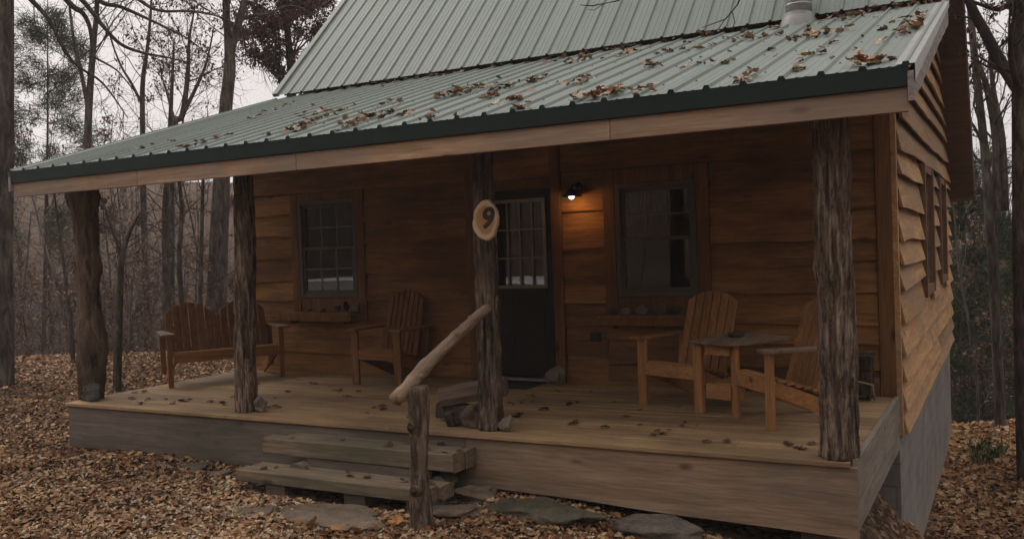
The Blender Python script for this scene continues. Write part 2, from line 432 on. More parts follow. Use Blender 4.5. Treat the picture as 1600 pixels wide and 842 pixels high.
# ------------------------------------------------------------------ terrain
def sm(t): t = max(0.0, min(1.0, t)); return t * t * (3 - 2 * t)
def ground_z(x, y):
    z = -.47 + .05 * noise.noise(Vector((x * .5, y * .5, 0))) + .02 * noise.noise(Vector((x * 1.9, y * 1.9, 5)))
    # bank down to the lower yard on the right
    xe = -.75 - .85 * sm((y - 8.3) / 1.9)
    z -= 1.42 * sm((x - (xe - .85)) / 1.7) * sm((y - 5.2) / 3.2)
    z -= .14 * sm((x + 3.4) / 2.2) * sm((y - 4.6) / 1.2) * sm((8.5 - y) / .5)
    u = -.48 * x + .88 * y
    z += .35 * sm((-x - 8.5) / 5) * sm((y - 4) / 5)
    z += .12 * sm((x + 1) / 2.5) * sm((y - 13.5) / 3)
    w = .877 * x + .48 * y
    z -= 6.5 * sm((u - 15.0) / 13)
    rise = 12.5 + 2.5 * sm((-w) / 40) - 3.5 * sm((w - 5) / 25)
    z += rise * sm((u - 30) / 55)
    if u > 20: z += 1.2 * noise.noise(Vector((x * .06, y * .06, 2)))
    # unseen hill behind the photographer, added to darken the porch and pane reflections
    z += 17 * sm((math.hypot(x + 3, y - 5) - 22) / 38) * (1 - sm((u - 2) / 9))
    return z
def axis_grid(c, lim, n, p=2.4):
    t = np.linspace(-1, 1, n)
    return c + np.sign(t) * (np.abs(t) ** p * lim + np.abs(t) * 6)
gx = axis_grid(-4, 160, 221); gy = axis_grid(7, 160, 221)
GV = np.array([(x, y, ground_z(x, y)) for y in gy for x in gx])
ii = np.arange(220); A = (ii[:, None] * 221 + ii[None, :]).ravel()
GF = np.stack([A, A + 1, A + 222, A + 221], 1)
ground = link(bpy.data.objects.new('ground', np_mesh('ground', GV, GF, M['ground'], True)))
tag(ground, 'leaf covered yard and wooded slopes around the cabin', 'ground', kind='structure')

# ------------------------------------------------------------------ the cabin
cabin = empty('log_cabin', (-4.7, 8.5, 0))
tag(cabin, 'rustic wood sided cabin with pale green metal roof and front porch', 'cabin')
def child(mb, name, mat, parent=cabin, smooth=False, label=None, bevel=0.0):
    o = mb.build(name, mat, parent, smooth, bevel)
    root = parent
    while root.parent is not None: root = root.parent
    if parent is not None:
        o.matrix_parent_inverse = Matrix.Identity(4)
        o.location = -Vector(root.location) if parent is root else Vector((0, 0, 0))
    if label: o['label'] = label
    return o

XL, XR, YF, YB = -8.53, -.87, 8.5, 16.0
SL = .3085; YE = 5.6; ZE = 2.365; RX0, RX1 = -8.76, -.45
YJ = 9.42; ZJ = ZE + SL * (YJ - YE); PM = 1.03
YRIDGE = 12.25; ZRIDGE = ZJ + (YRIDGE - YJ) * PM
def front_roof_z(y): return ZJ + (y - YJ) * PM
def back_roof_z(y): return ZRIDGE - (y - YRIDGE) * PM
def gable_z(y): return min(front_roof_z(y), back_roof_z(y))

# openings: (x0,x1,z0,z1)
W1 = (-7.58, -6.70, .90, 2.065); W2 = (-3.445, -2.62, .885, 2.005); DR = (-5.07, -4.157, .03, 2.02)
# sheathing of the front wall, with openings
mb = MB()
def wall_x(mb, x0, x1, z0, z1, holes, ya, yb):
    xs = sorted({x0, x1} | {h[0] for h in holes} | {h[1] for h in holes})
    for a, b in zip(xs[:-1], xs[1:]):
        hs = [h for h in holes if h[0] <= a + 1e-6 and h[1] >= b - 1e-6]
        if not hs: mb.box(a, b, ya, yb, z0, z1); continue
        h = hs[0]
        if h[2] > z0: mb.box(a, b, ya, yb, z0, h[2])
        mb.box(a, b, ya, yb, h[3], z1)
wall_x(mb, XL, XR - .02, -.05, 3.15, [W1, W2, DR], 8.505, 8.62)
child(mb, 'front_wall', M['interior'])
mb = MB()   # right wall, sheathing with two openings, and gable above
SW = [(10.95, 12.0, .80, 2.08), (13.45, 14.45, .80, 2.06)]
def wall_y(mb, y0, y1, z0, z1, holes, xa, xb):
    ys = sorted({y0, y1} | {h[0] for h in holes} | {h[1] for h in holes})
    for a, b in zip(ys[:-1], ys[1:]):
        hs = [h for h in holes if h[0] <= a + 1e-6 and h[1] >= b - 1e-6]
        if not hs: mb.box(xa, xb, a, b, z0, z1); continue
        mb.box(xa, xb, a, b, z0, hs[0][2]); mb.box(xa, xb, a, b, hs[0][3], z1)
wall_y(mb, 8.625, YB, -.3, 2.45, SW, XR - .14, XR - .02)
gp = [(8.63, 2.455), (YB, 2.455), (YRIDGE, ZRIDGE - .12)]
def gable(mb, xa, xb):
    vs = [(xa, y, z) for y, z in gp] + [(xb, y, z) for y, z in gp]
    mb.add(vs, [(0, 1, 2), (5, 4, 3), (0, 3, 4, 1), (1, 4, 5, 2), (2, 5, 3, 0)])
gable(mb, XR - .14, XR - .02)
child(mb, 'side_wall', M['interior'])
mb = MB(); mb.box(XL, XL + .12, 8.625, YB, -.3, 2.45); gable(mb, XL, XL + .12)
mb.box(XL + .125, XR - .145, YB - .12, YB, -.3, 2.3)
child(mb, 'rear_wall', M['front_siding'])
mb = MB(); mb.box(XL + .13, XR - .15, 8.63, YB - .13, -.12, -.04); child(mb, 'floor', M['interior'])
mb = MB(); mb.box(XL + .13, XR - .15, 11.2, 11.3, -.03, 2.9); child(mb, 'partition_wall', M['interior'])
# foundation
mb = MB(); mb.box(XR - .25, XR - .012, 8.52, YB - .02, -4, -.3)
mb.box(XL + .02, XR - .255, 8.53, 8.73, -4, -.06); mb.box(XL + .02, XL + .2, 8.735, YB - .02, -6, -.3); mb.box(XL + .205, XR - .255, YB - .22, YB - .02, -6, -.31)
child(mb, 'foundation', M['block'])

# live edge lap siding
def plank(mb, a0, a1, zb, zt, place, seed, amp=.018, proud=.034, th=.022, tilt=0.0, step=.05):
    """one board between a0..a1; place(a, out, z) gives the point; bottom edge wanders"""
    n = max(2, int((a1 - a0) / step)); vs = []; fs = []
    for i in range(n + 1):
        a = a0 + (a1 - a0) * i / n
        w = amp * (noise.noise(Vector((a * .8, seed * 3.7, 0))) + .3 * noise.noise(Vector((a * 2.4, seed * 1.9, 4))) + .08 * noise.noise(Vector((a * 9, seed, 8)))) * 1.8
        b = zb + w + tilt * (a - (a0 + a1) / 2)
        b = min(b, zt - .03)
        bow = .006 * noise.noise(Vector((a * .9, seed, 9)))
        vs += [place(a, proud + bow, b), place(a, .012, zt), place(a, -.004, zt), place(a, proud - th + bow, b + .004)]
    for i in range(n):
        k = 4 * i
        for j in range(4):
            fs.append((k + j, k + 4 + j, k + 4 + (j + 1) % 4, k + (j + 1) % 4))
    fs.append((0, 1, 2, 3)); fs.append((4 * n + 3, 4 * n + 2, 4 * n + 1, 4 * n))
    mb.add(vs, fs)

def front_place(a, o, z): return (a, 8.497 - o, z)
sid = MB()
def panel(x0, x1, z0, z1, seed, course=.26, amp=.014):
    z = z0; k = 0; rr = random.Random(seed)
    while z < z1 - .04:
        h = course * rr.uniform(.78, 1.22)
        if z + h > z1 - .1: h = z1 - z
        plank(sid, x0, x1, z - (.0 if k == 0 else .03), min(z + h + .01, z1), front_place, seed * 13 + k, amp * 1.45 if k else .002, proud=.046, th=.026, tilt=rr.uniform(-.02, .02) / max(1, (x1 - x0)))
        z += h; k += 1
XC0, XC1 = XL + .12, XR - .15
panel(XC0, -5.195, .003, .62, 1, .30)
panel(XC0, -7.70, .62, 2.16, 2, .25, .02)
panel(-6.58, -5.195, .62, 2.16, 3, .32)
panel(XC0, -5.195, 2.16, 3.1, 4, .3)
panel(-5.07, -4.157, 2.13, 3.1, 5, .3)
panel(-4.035, -3.575, .003, 1.76, 6, .29, .01)
panel(-4.035, -3.575, 1.76, 2.16, 66, .5, .02)
panel(-4.035, XC1, 2.16, 3.1, 7, .28)
panel(-3.575, -2.49, .003, .62, 8, .28)
panel(-2.49, XC1, .003, 2.16, 9, .25, .02)
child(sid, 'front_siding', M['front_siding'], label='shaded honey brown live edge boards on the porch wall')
tr = MB()
def trim(x0, x1, z0, z1, d=.055): tr.box(x0, x1, 8.497 - d, 8.503, z0, z1)
trim(XL, XL + .115, .002, 3.1); trim(XR - .145, XR, .002, 3.05, .052)
trim(-5.19, -5.075, .003, 3.08); trim(-4.152, -4.04, .003, 3.08)
trim(-5.0745, -4.1525, 2.022, 2.128, .05)
trim(-7.695, -7.585, .625, 2.155, .045); trim(-6.695, -6.585, .625, 2.155, .045); trim(-7.584, -6.696, 2.068, 2.155, .043); trim(-7.584, -6.696, .625, .897, .03)
trim(-3.57, -3.45, .625, 2.155, .045); trim(-2.615, -2.495, .625, 2.155, .045); trim(-3.449, -2.616, 2.008, 2.155, .043); trim(-3.449, -2.616, .625, .882, .03)
child(tr, 'wall_trim', M['trim'], bevel=.003)
# side siding
ss = MB()
def side_place(a, o, z): return (XR - .02 + o, a, z)
def spanel(y0, y1, z0, z1, seed, course=.26, amp=.03, gab=False):
    z = z0; k = 0; rr = random.Random(seed)
    while z < z1 - .04:
        h = course * rr.uniform(.8, 1.25)
        if z + h > z1 - .1: h = z1 - z
        a0, a1 = y0, y1
        if gab:
            lim = z + h + .02
            a0 = max(y0, YJ + (lim - ZJ) / PM + .06); a1 = min(y1, YRIDGE + (ZRIDGE - lim) / PM - .06)
            if lim > 2.5: a0 = max(a0, 8.66)
        if a1 - a0 > .2:
            cut = a0 + (a1 - a0) * rr.uniform(.35, .65) if a1 - a0 > 4 else None
            spans = [(a0, cut - .003), (cut + .003, a1)] if cut else [(a0, a1)]
            for q, (s0, s1) in enumerate(spans):
                plank(ss, s0, s1, z - .045 + (.01 if q else 0), z + h + .012, side_place, seed * 17 + k * 2 + q * .37, amp * .40, proud=.082, th=.028, tilt=rr.uniform(-.01, .01))
        z += h; k += 1
y0s, y1s = 8.56, YB + .06
spanel(y0s, y1s, -.29, .66, 21, .24)
spanel(y0s, 10.83, .66, 2.2, 22, .25); spanel(12.12, 13.33, .66, 2.2, 23, .25); spanel(14.57, y1s, .66, 2.2, 24, .25)
spanel(y0s, y1s, 2.2, 6.4, 25, .27, .035, True)
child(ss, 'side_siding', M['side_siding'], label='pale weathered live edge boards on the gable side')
mb = MB(); mb.box(XR - .018, XR + .028, 8.443, 8.498, -.34, 2.62)
child(mb, 'corner_board', M['side_siding'], bevel=.003)
# side windows
for (a, b, z0, z1) in SW:
    w = MB()
    for s0, s1 in ((a - .11, a), (b, b + .11)): w.box(XR - .02, XR + .075, s0, s1, z0 - .1, z1 + .08)
    w.box(XR - .02, XR + .06, a + .001, b - .001, z1, z1 + .08); w.box(XR - .02, XR + .07, a + .001, b - .001, z0 - .1, z0)
    fr = child(w, 'window', M['trim_side'])
    g = MB(); g.box(XR - .09, XR - .07, a, b, z0, z1); child(g, 'pane', M['glass'], fr)
    g = MB()
    for s0, s1 in ((a + .001, a + .05), (b - .05, b - .001)): g.box(XR - .10, XR + .012, s0, s1, z0 + .001, z1 - .001)
    g.box(XR - .10, XR + .010, a + .051, b - .051, (z0 + z1) / 2 - .02, (z0 + z1) / 2 + .02)
    g.box(XR - .10, XR + .010, a + .051, b - .051, z0 + .001, z0 + .05); g.box(XR - .10, XR + .010, a + .051, b - .051, z1 - .05, z1 - .001)
    child(g, 'frame', M['vinyl'], fr)

# front windows
def front_window(o, upper_cols, lower_cols, lab, curtain=False):
    x0, x1, z0, z1 = o; t = .05
    w = MB()
    w.box(x0, x0 + t, 8.452, 8.56, z0, z1); w.box(x1 - t, x1, 8.452, 8.56, z0, z1)
    w.box(x0 + t, x1 - t, 8.454, 8.56, z0, z0 + t); w.box(x0 + t, x1 - t, 8.454, 8.56, z1 - t, z1)
    fr = child(w, 'window', M['vinyl'], label=lab, bevel=.004)
    zm = z0 + (z1 - z0) * .505
    s = MB(); st = .032
    for (a, b, ya) in ((zm - .02, z1 - t - .001, 8.50), (z0 + t + .001, zm + .02, 8.47)):
        xa, xb = x0 + t + .001, x1 - t - .001
        s.box(xa, xa + st, ya, ya + .028, a, b); s.box(xb - st, xb, ya, ya + .028, a, b)
        s.box(xa + st, xb - st, ya + .001, ya + .027, a, a + .036); s.box(xa + st, xb - st, ya + .001, ya + .027, b - .036, b)
    child(s, 'sash', M['vinyl'], fr)
    g = MB()
    xa, xb = x0 + t + st, x1 - t - st
    for (a, b, ya, c) in ((zm, z1 - t - .036, 8.50, upper_cols), (z0 + t + .036, zm, 8.47, lower_cols)):
        if not c: continue
        for i in range(1, c):
            x = xa + (xb - xa) * i / c; g.box(x - .008, x + .008, ya + .006, ya + .013, a, b)
        z = (a + b) / 2 + .005; g.box(xa, xb, ya + .0062, ya + .0128, z - .008, z + .008)
    child(g, 'grid_bars', M['muntin'], fr)
    p = MB()
    p.box(xa - .01, xb + .01, 8.514, 8.520, zm, z1 - t - .02); p.box(xa - .01, xb + .01, 8.484, 8.490, z0 + t + .02, zm)
    child(p, 'pane', M['glass'], fr)
    c = MB()
    if curtain:
        n = 90
        for (ca, cb, zz0, zz1, sag) in ((x0 + .03, x0 + .40, 1.62, 1.98, .10), (x0 + .36, x1 - .03, 1.66, 1.98, -.08)):
            vs = []; fs = []
            for i in range(n + 1):
                x = ca + (cb - ca) * i / n
                y = 8.66 + .02 * math.sin(i * .9) + .008 * math.sin(i * 2.3)
                vs += [(x, y, zz0 + sag * (i / n - .5) + .012 * math.sin(i * .45)), (x, y, zz1)]
            for i in range(n): fs.append((2 * i, 2 * i + 2, 2 * i + 3, 2 * i + 1))
            c.add(vs, fs)
        child(c, 'curtain', M['curtain'], fr, True)
    return fr
front_window(W1, 3, 3, 'smaller porch window with gridded upper and lower sashes')
front_window(W2, 3, 0, 'porch window with grid in the upper sash only and curtains', True)
# door
d = MB(); x0, x1, z0, z1 = DR
gx0, gx1, gz0, gz1 = -4.845, -4.262, 1.0, 1.90
for (a, b, c, e) in ((x0 + .03, gx0, z0 + .02, z1 - .03), (gx1, x1 - .03, z0 + .02, z1 - .03)): d.box(a, b, 8.50, 8.545, c, e)
d.box(gx0 + .0005, gx1 - .0005, 8.50, 8.545, gz1, z1 - .03)
d.box(gx0 + .0005, gx1 - .0005, 8.50, 8.545, z0 + .02, gz0)
for (pa, pb) in ((x0 + .14, (x0 + x1) / 2 - .05), ((x0 + x1) / 2 + .05, x1 - .14)):
    d.box(pa, pb, 8.493, 8.499, .25, .85)
door = child(d, 'door', M['door'], label='dark brown half glazed front door', bevel=.004)
f = MB(); f.box(x0 + .001, x0 + .028, 8.47, 8.56, z0, z1 - .001); f.box(x1 - .028, x1 - .001, 8.47, 8.56, z0, z1 - .001); f.box(x0 + .029, x1 - .029, 8.472, 8.56, z1 - .028, z1 - .002)
child(f, 'door_frame', M['door'], door)
f = MB()
f.box(gx0 - .022, gx0 + .014, 8.485, 8.4995, gz0 - .022, gz1 + .022); f.box(gx1 - .014, gx1 + .022, 8.485, 8.4995, gz0 - .022, gz1 + .022)
f.box(gx0 + .0145, gx1 - .0145, 8.4855, 8.4995, gz0 - .022, gz0 + .014); f.box(gx0 + .0145, gx1 - .0145, 8.4855, 8.4995, gz1 - .014, gz1 + .022)
for i in range(1, 4):
    x = gx0 + (gx1 - gx0) * i / 4; f.box(x - .009, x + .009, 8.490, 8.506, gz0 + .0145, gz1 - .0145)
for i in range(1, 3):
    z = gz0 + (gz1 - gz0) * i / 3; f.box(gx0 + .0145, gx1 - .0145, 8.4905, 8.5055, z - .009, z + .009)
child(f, 'grid_bars', M['doorgrid'], door)
f = MB(); f.box(gx0, gx1, 8.515, 8.522, gz0, gz1); child(f, 'pane', M['glass'], door)
f = MB(); f.box(x0, x1, 8.44, 8.62, .002, .028); child(f, 'threshold', M['pipe'], door)
f = MB(); f.tube([(x0 + .1, 8.5, .95), (x0 + .1, 8.45, .95)], [.02, .02], 10); f.tube([(x0 + .1, 8.45, .95), (x0 + .1, 8.43, .95), (x0 + .1, 8.41, .95)], [.02, .032, .02], 12)
child(f, 'handle', M['metal_dark'], door)
# stone shelves below the windows
for (a, b, z, lab) in ((-7.77, -6.68, .735, 'plank shelf under the smaller porch window'), (-3.60, -2.48, .715, 'plank shelf under the larger porch window')):
    s = MB(); s.box(a, b, 8.27, 8.45, z - .035, z); s.box(a, b, 8.262, 8.29, z - .10, z - .036)
    for x in (a + .12, b - .16): s.box(x, x + .035, 8.30, 8.45, z - .14, z - .037)
    child(s, 'window_shelf', M['trim'], label=lab, bevel=.003)
s = MB(); s.box(-3.76, -3.645, 8.445, 8.462, .435, .52); s.box(-3.745, -3.66, 8.437, 8.4445, .447, .508)
child(s, 'outlet_cover', M['outlet'])

# roofs: ribbed metal sheets
def ribbed(mb, x0, x1, pa, pb, flip=1, pitch=.229, minor=True, drop=0.0):
    (ya, za), (yb, zb) = pa, pb
    d = Vector((0, yb - ya, zb - za)).normalized(); nrm = Vector((0, -d.z, d.y)) * flip
    if nrm.z < 0: nrm = -nrm
    prof = []; x = x0
    while x < x1 - .01:
        for dx_, h in ((0, 0), (.011, .019), (.027, .019), (.038, 0), (.100, 0), (.106, .0035), (.116, .0035), (.122, 0), (.154, 0), (.160, .0035), (.170, .0035), (.176, 0)):
            if x + dx_ <= x1: prof.append((x + dx_, h))
        x += pitch
    prof.append((x1, 0))
    n = len(prof); vs = []
    seg = 6
    for s in range(seg + 1):
        t = s / seg
        for (x, h) in prof:
            wob = .0025 * noise.noise(Vector((x * 1.3, t * 4 + ya, 3)))
            p = Vector((x, ya + (yb - ya) * t, za + (zb - za) * t)) + nrm * (h + wob - drop)
            vs.append(tuple(p))
    fs = [(s * n + i, s * n + i + 1, (s + 1) * n + i + 1, (s + 1) * n + i) for s in range(seg) for i in range(n - 1)]
    mb.add(vs, fs)
    return prof
mb = MB(); ribbed(mb, RX0, RX1, (YE - .012, ZE - .012 * SL), (YJ + .02, ZJ + .02 * SL))
porch_roof = child(mb, 'porch_roof', M['roof'], label='shallow pale green metal roof over the porch')
mb = MB()
ribbed(mb, RX0 + .02, -.49, (YJ - .02, ZJ + .05), (YRIDGE, ZRIDGE + .05))
ribbed(mb, RX0 + .02, -.49, (YRIDGE, ZRIDGE + .05), (16.5, back_roof_z(16.5) + .05))
main_roof = child(mb, 'main_roof', M['roof'], label='steep pale green metal main roof')
# screws in rows
mb = MB()
def screws(x0, x1, pa, pb, rows, off=.0):
    (ya, za), (yb, zb) = pa, pb; d = Vector((0, yb - ya, zb - za)); L = d.length; d.normalize(); nr = Vector((0, -d.z, d.y))
    for r_ in rows:
        x = x0 + .07
        while x < x1:
            c = Vector((x, ya, za)) + d * (r_ * L) + nr * (off + .003)
            s = .011
            vs = [c + Vector((s, 0, 0)) , c + d * s, c - Vector((s, 0, 0)), c - d * s, c + nr * .008]
            mb.add([tuple(v) for v in vs], [(0, 1, 4), (1, 2, 4), (2, 3, 4), (3, 0, 4)])
            x += .229
screws(RX0, RX1, (YE, ZE), (YJ, ZJ), (.10, .36, .62, .88))
o_ = child(mb, 'roof_screws', M['screw'], porch_roof); o_['kind'] = 'stuff'
mb = MB(); screws(RX0 + .02, -.49, (YJ, ZJ + .05), (YRIDGE, ZRIDGE + .05), (.09, .28, .47, .66, .85)); o_ = child(mb, 'roof_screws', M['screw'], main_roof); o_['kind'] = 'stuff'
# ridge cap and rake trims of the main roof
mb = MB()
for sgn in (1, -1):
    mb.add([(RX0, YRIDGE, ZRIDGE + .10), (-.47, YRIDGE, ZRIDGE + .10), (-.47, YRIDGE + sgn * .18, ZRIDGE + .08 - .18 * PM), (RX0, YRIDGE + sgn * .18, ZRIDGE + .08 - .18 * PM)], [(0, 1, 2, 3)])
child(mb, 'ridge_cap', M['roof'], main_roof)
mb = MB()
for X in (RX0 + .035, ):
    for (a, b) in (((YJ - .02, ZJ + .055), (YRIDGE, ZRIDGE + .055)), ((YRIDGE, ZRIDGE + .055), (16.5, back_roof_z(16.5) + .055))):
        mb.bar((X, *a), (X, *b), .09, .05)
child(mb, 'rake_trim', M['roof'], main_roof)
mb = MB()
for X in (-.485, ):
    for (a, b) in (((YJ - .3, front_roof_z(YJ - .3) + .0), (YRIDGE, ZRIDGE + .0)), ((YRIDGE, ZRIDGE + .0), (16.52, back_roof_z(16.52) + .0))):
        mb.bar((X, *a), (X, *b), .012, .09)
child(mb, 'drip_edge', M['rake_metal'], main_roof)
# brown soffit boards under the right hand rake and the rear eave
mb = MB()
def soffit_run(ya, yb, fz, n):
    for i in range(n):
        a = ya + (yb - ya) * i / n; b = ya + (yb - ya) * (i + 1) / n - (.012 if yb > ya else -.012)
        da = .055 * 1.43; th = .13 * 1.43
        o = .018 if i % 2 else 0
        pts = [(a, fz(a) - da), (b, fz(b) - da), (b, fz(b) - th - o), (a, fz(a) - th - o)]
        xa, xb = XR - .01, -.495
        vs = [(xa, y, z) for y, z in pts] + [(xb, y, z) for y, z in pts]
        mb.add(vs, [(0, 1, 2, 3), (7, 6, 5, 4), (0, 4, 5, 1), (1, 5, 6, 2), (2, 6, 7, 3), (3, 7, 4, 0)])
soffit_run(YRIDGE, 16.48, back_roof_z, 9)
soffit_run(9.75, YRIDGE - .02, front_roof_z, 5)
child(mb, 'rake_soffit', M['brown_soffit'], main_roof)
mb = MB(); mb.box(RX0 + .05, -.505, 16.46, 16.5, back_roof_z(16.48) - .22, back_roof_z(16.48) - .02)
child(mb, 'rear_fascia', M['brown_soffit'], main_roof)
# roof underlay so that no daylight leaks in
mb = MB()
for (a, b) in (((9.55, front_roof_z(9.55) - .02), (YRIDGE, ZRIDGE - .02)), ((YRIDGE, ZRIDGE - .02), (16.45, back_roof_z(16.45) - .02))):
    vs = [(RX0 + .06, *a), (-.51, *a), (-.51, *b), (RX0 + .06, *b)]
    mb.add(vs + [(x, y, z - .05) for x, y, z in vs], [(0, 1, 2, 3), (7, 6, 5, 4), (0, 4, 5, 1), (1, 5, 6, 2), (2, 6, 7, 3), (3, 7, 4, 0)])
child(mb, 'roof_deck', M['ceiling'], main_roof)
# porch roof framing
mb = MB()
def porch_z(y): return ZE + SL * (y - YE)
n = 12
for i in range(n):   # ceiling boards laid across the rafters
    a = YE + .05 + (8.46 - YE - .05) * i / n; b = YE + .05 + (8.46 - YE - .05) * (i + 1) / n - .006
    z = [porch_z(a) - .012, porch_z(b) - .012]
    vs = [(RX0 + .05, a, z[0]), (RX1 - .05, a, z[0]), (RX1 - .05, b, z[1]), (RX0 + .05, b, z[1])]
    mb.add(vs + [(x, y, q - .022) for x, y, q in vs], [(0, 1, 2, 3), (7, 6, 5, 4), (0, 4, 5, 1), (1, 5, 6, 2), (2, 6, 7, 3), (3, 7, 4, 0)])
child(mb, 'ceiling_boards', M['ceiling'], porch_roof)
mb = MB()
x = XL + .15
while x < XR - .08:
    mb.bar((x, YE + .10, porch_z(YE + .1) - .105), (x, 8.44, porch_z(8.44) - .105), .04, .13); x += .61
child(mb, 'rafters', M['ceiling'], porch_roof)
mb = MB(); mb.box(RX0 + .02, RX1 - .03, YE - .012, YE + .008, 2.245, ZE - .006)
# little closure bumps standing over each rib end
x = RX0
while x < RX1 - .05:
    mb.add([(x - .004, YE - .0155, ZE - .006), (x + .048, YE - .0155, ZE - .006), (x + .036, YE - .0155, ZE + .019), (x + .008, YE - .0155, ZE + .019)], [(0, 1, 2, 3)])
    x += .229
mb.box(RX0 + .02, RX1 - .03, YE + .0085, YE + .05, 2.245, 2.25)
child(mb, 'eave_trim', M['eave_trim'], porch_roof)
mb = MB(); cuts = [RX0 + .03, -6.9, -5.02, -2.3, RX1 - .035]
for a, b in zip(cuts[:-1], cuts[1:]): mb.box(a, b - .003, YE + .011, YE + .052, 2.105, 2.243)
child(mb, 'eave_board', M['eave_board'], bevel=.003)
mb = MB(); mb.box(RX0 + .08, RX1 - .12, 6.07, 6.21, 2.19, 2.33)
child(mb, 'porch_beam', M['trim'])
for X in (RX1 - .02, RX0 + .02):
    mb = MB(); n = 24; vs = []; fs = []
    for i in range(n + 1):
        y = YE - .02 + (YJ - .1 - YE) * i / n; zt = porch_z(y) - .035
        zb = porch_z(y) - .20 - .012 * noise.noise(Vector((y * 1.4, X, 0))) - .012 * noise.noise(Vector((y * 4.4, X, 3)))
        vs += [(X - .016, y, zb), (X + .016, y, zb), (X + .016, y, zt), (X - .016, y, zt)]
    for i in range(n):
        for j in range(4): fs.append((4 * i + j, 4 * i + 4 + j, 4 * i + 4 + (j + 1) % 4, 4 * i + (j + 1) % 4))
    fs += [(3, 2, 1, 0), (4 * n, 4 * n + 1, 4 * n + 2, 4 * n + 3)]
    mb.add(vs, fs)
    child(mb, 'rake_board', M['rake_board'], porch_roof)
for X, s in ((RX1, 1), (RX0, -1)):
    mb = MB(); a = (YE - .015, porch_z(YE) + .004); b = (YJ - .06, porch_z(YJ - .06) + .004)
    vs = [(X - .10 * s, a[0], a[1]), (X + .004 * s, a[0], a[1]), (X + .004 * s, b[0], b[1]), (X - .10 * s, b[0], b[1]),
          (X + .004 * s, a[0], a[1] - .10), (X + .004 * s, b[0], b[1] - .05)]
    mb.add(vs, [(0, 1, 2, 3), (1, 4, 5, 2)])
    child(mb, 'rake_flashing', M['rake_metal'], porch_roof)
# vent pipe through the junction of the roofs
mb = MB(); vx = -1.80; vy = 9.42; vz = ZJ + .0
mb.tube([(vx, vy, vz - .15), (vx, vy, vz + .75)], [.125, .125], 28)
mb.tube([(vx, vy, vz + .16), (vx, vy, vz + .17), (vx, vy, vz + .18)], [.126, .131, .126], 28, cap=False)
vp = child(mb, 'vent_pipe', M['pipe'], smooth=True)
mb = MB(); mb.tube([(vx, vy - .05, vz - .16), (vx, vy - .02, vz - .02), (vx, vy, vz + .07), (vx, vy, vz + .09)], [.21, .18, .145, .128], 24, cap=False)
child(mb, 'pipe_flashing', M['pipe_dark'], vp, True)

# cedar porch posts
def knots_on(mb, spots):
    for (p, d, r) in spots:
        d = Vector(d).normalized(); p = Vector(p)
        mb.tube([p - d * .03, p + d * .02, p + d * .028], [r * 1.5, r, r * .75], 10)
def post(base, top, r0, r1, seed, prof=None, wob=.015, lab=None, mat='bark_post', n=96, shreds=110):
    mb = MB(); pts = []; rad = []; b = Vector(base); t = Vector(top)
    for i in range(n + 1):
        u = i / n; p = b.lerp(t, u)
        p += Vector((.016 * noise.noise(Vector((u * 2.2, seed, 0))), .016 * noise.noise(Vector((u * 2.2, seed, 7))), 0))
        r = r0 + (r1 - r0) * u
        if prof:
            dxo, rr = prof(u); p.x += dxo; r = rr
        pts.append(p); rad.append(r)
    mb.tube(pts, rad, 44, wob=wob, seed=seed, vstretch=.16)
    rr = random.Random(seed)
    for k in range(shreds):   # strips of bark lifting away
        i = rr.randrange(4, n - 6); a = rr.uniform(0, 6.283); L = rr.uniform(.06, .22); w = rr.uniform(.004, .011)
        dv = Vector((math.cos(a), math.sin(a), 0)); tv = Vector((-math.sin(a), math.cos(a), 0))
        p = pts[i] + dv * (rad[i] - .002); lift = rr.uniform(.006, .022)
        vs = [p - tv * w, p + tv * w, p + tv * w * .8 + Vector((0, 0, L * .5)) + dv * lift * .35, p - tv * w * .8 + Vector((0, 0, L * .5)) + dv * lift * .35,
              p + Vector((0, 0, L)) + dv * lift + tv * w * .3, p + Vector((0, 0, L)) + dv * lift - tv * w * .3]
        mb.add([tuple(v) for v in vs], [(0, 1, 2, 3), (3, 2, 4, 5)])
    return child(mb, 'porch_post', M[mat], smooth=True, label=lab)
ZT = 2.189
def gnarl(u):
    z = u * 2.12
    r = .118 + .012 * math.sin(z * 4) - .01 * u
    dx_ = .0
    r += .045 * math.exp(-((z - 2.1) / .16) ** 2); dx_ -= .05 * math.exp(-((z - 2.12) / .2) ** 2)
    r += .020 * math.exp(-((z - 1.33) / .09) ** 2); dx_ += .028 * math.exp(-((z - 1.33) / .1) ** 2)
    r += .018 * math.exp(-((z - .55) / .3) ** 2); dx_ += .04 * math.exp(-((z - .6) / .3) ** 2)
    return dx_ - .03, r
post((-8.46, 6.20, .0), (-8.40, 6.20, ZT), .12, .12, 1, gnarl, .02, 'thick gnarled corner post at the far end of the porch', 'smooth_log', shreds=8)
post((-6.23, 6.14, .0), (-6.125, 6.14, ZT), .098, .085, 2, None, .016, 'dark shaggy cedar post beside the bench')
post((-3.61, 6.15, .0), (-3.60, 6.15, ZT), .098, .078, 3, None, .014, 'grey cedar post carrying the handrail and number plaque')
post((-.985, 6.07, .0), (-.985, 6.07, ZT), .118, .110, 4, None, .016, 'stout shaggy cedar post at the near corner', shreds=190)

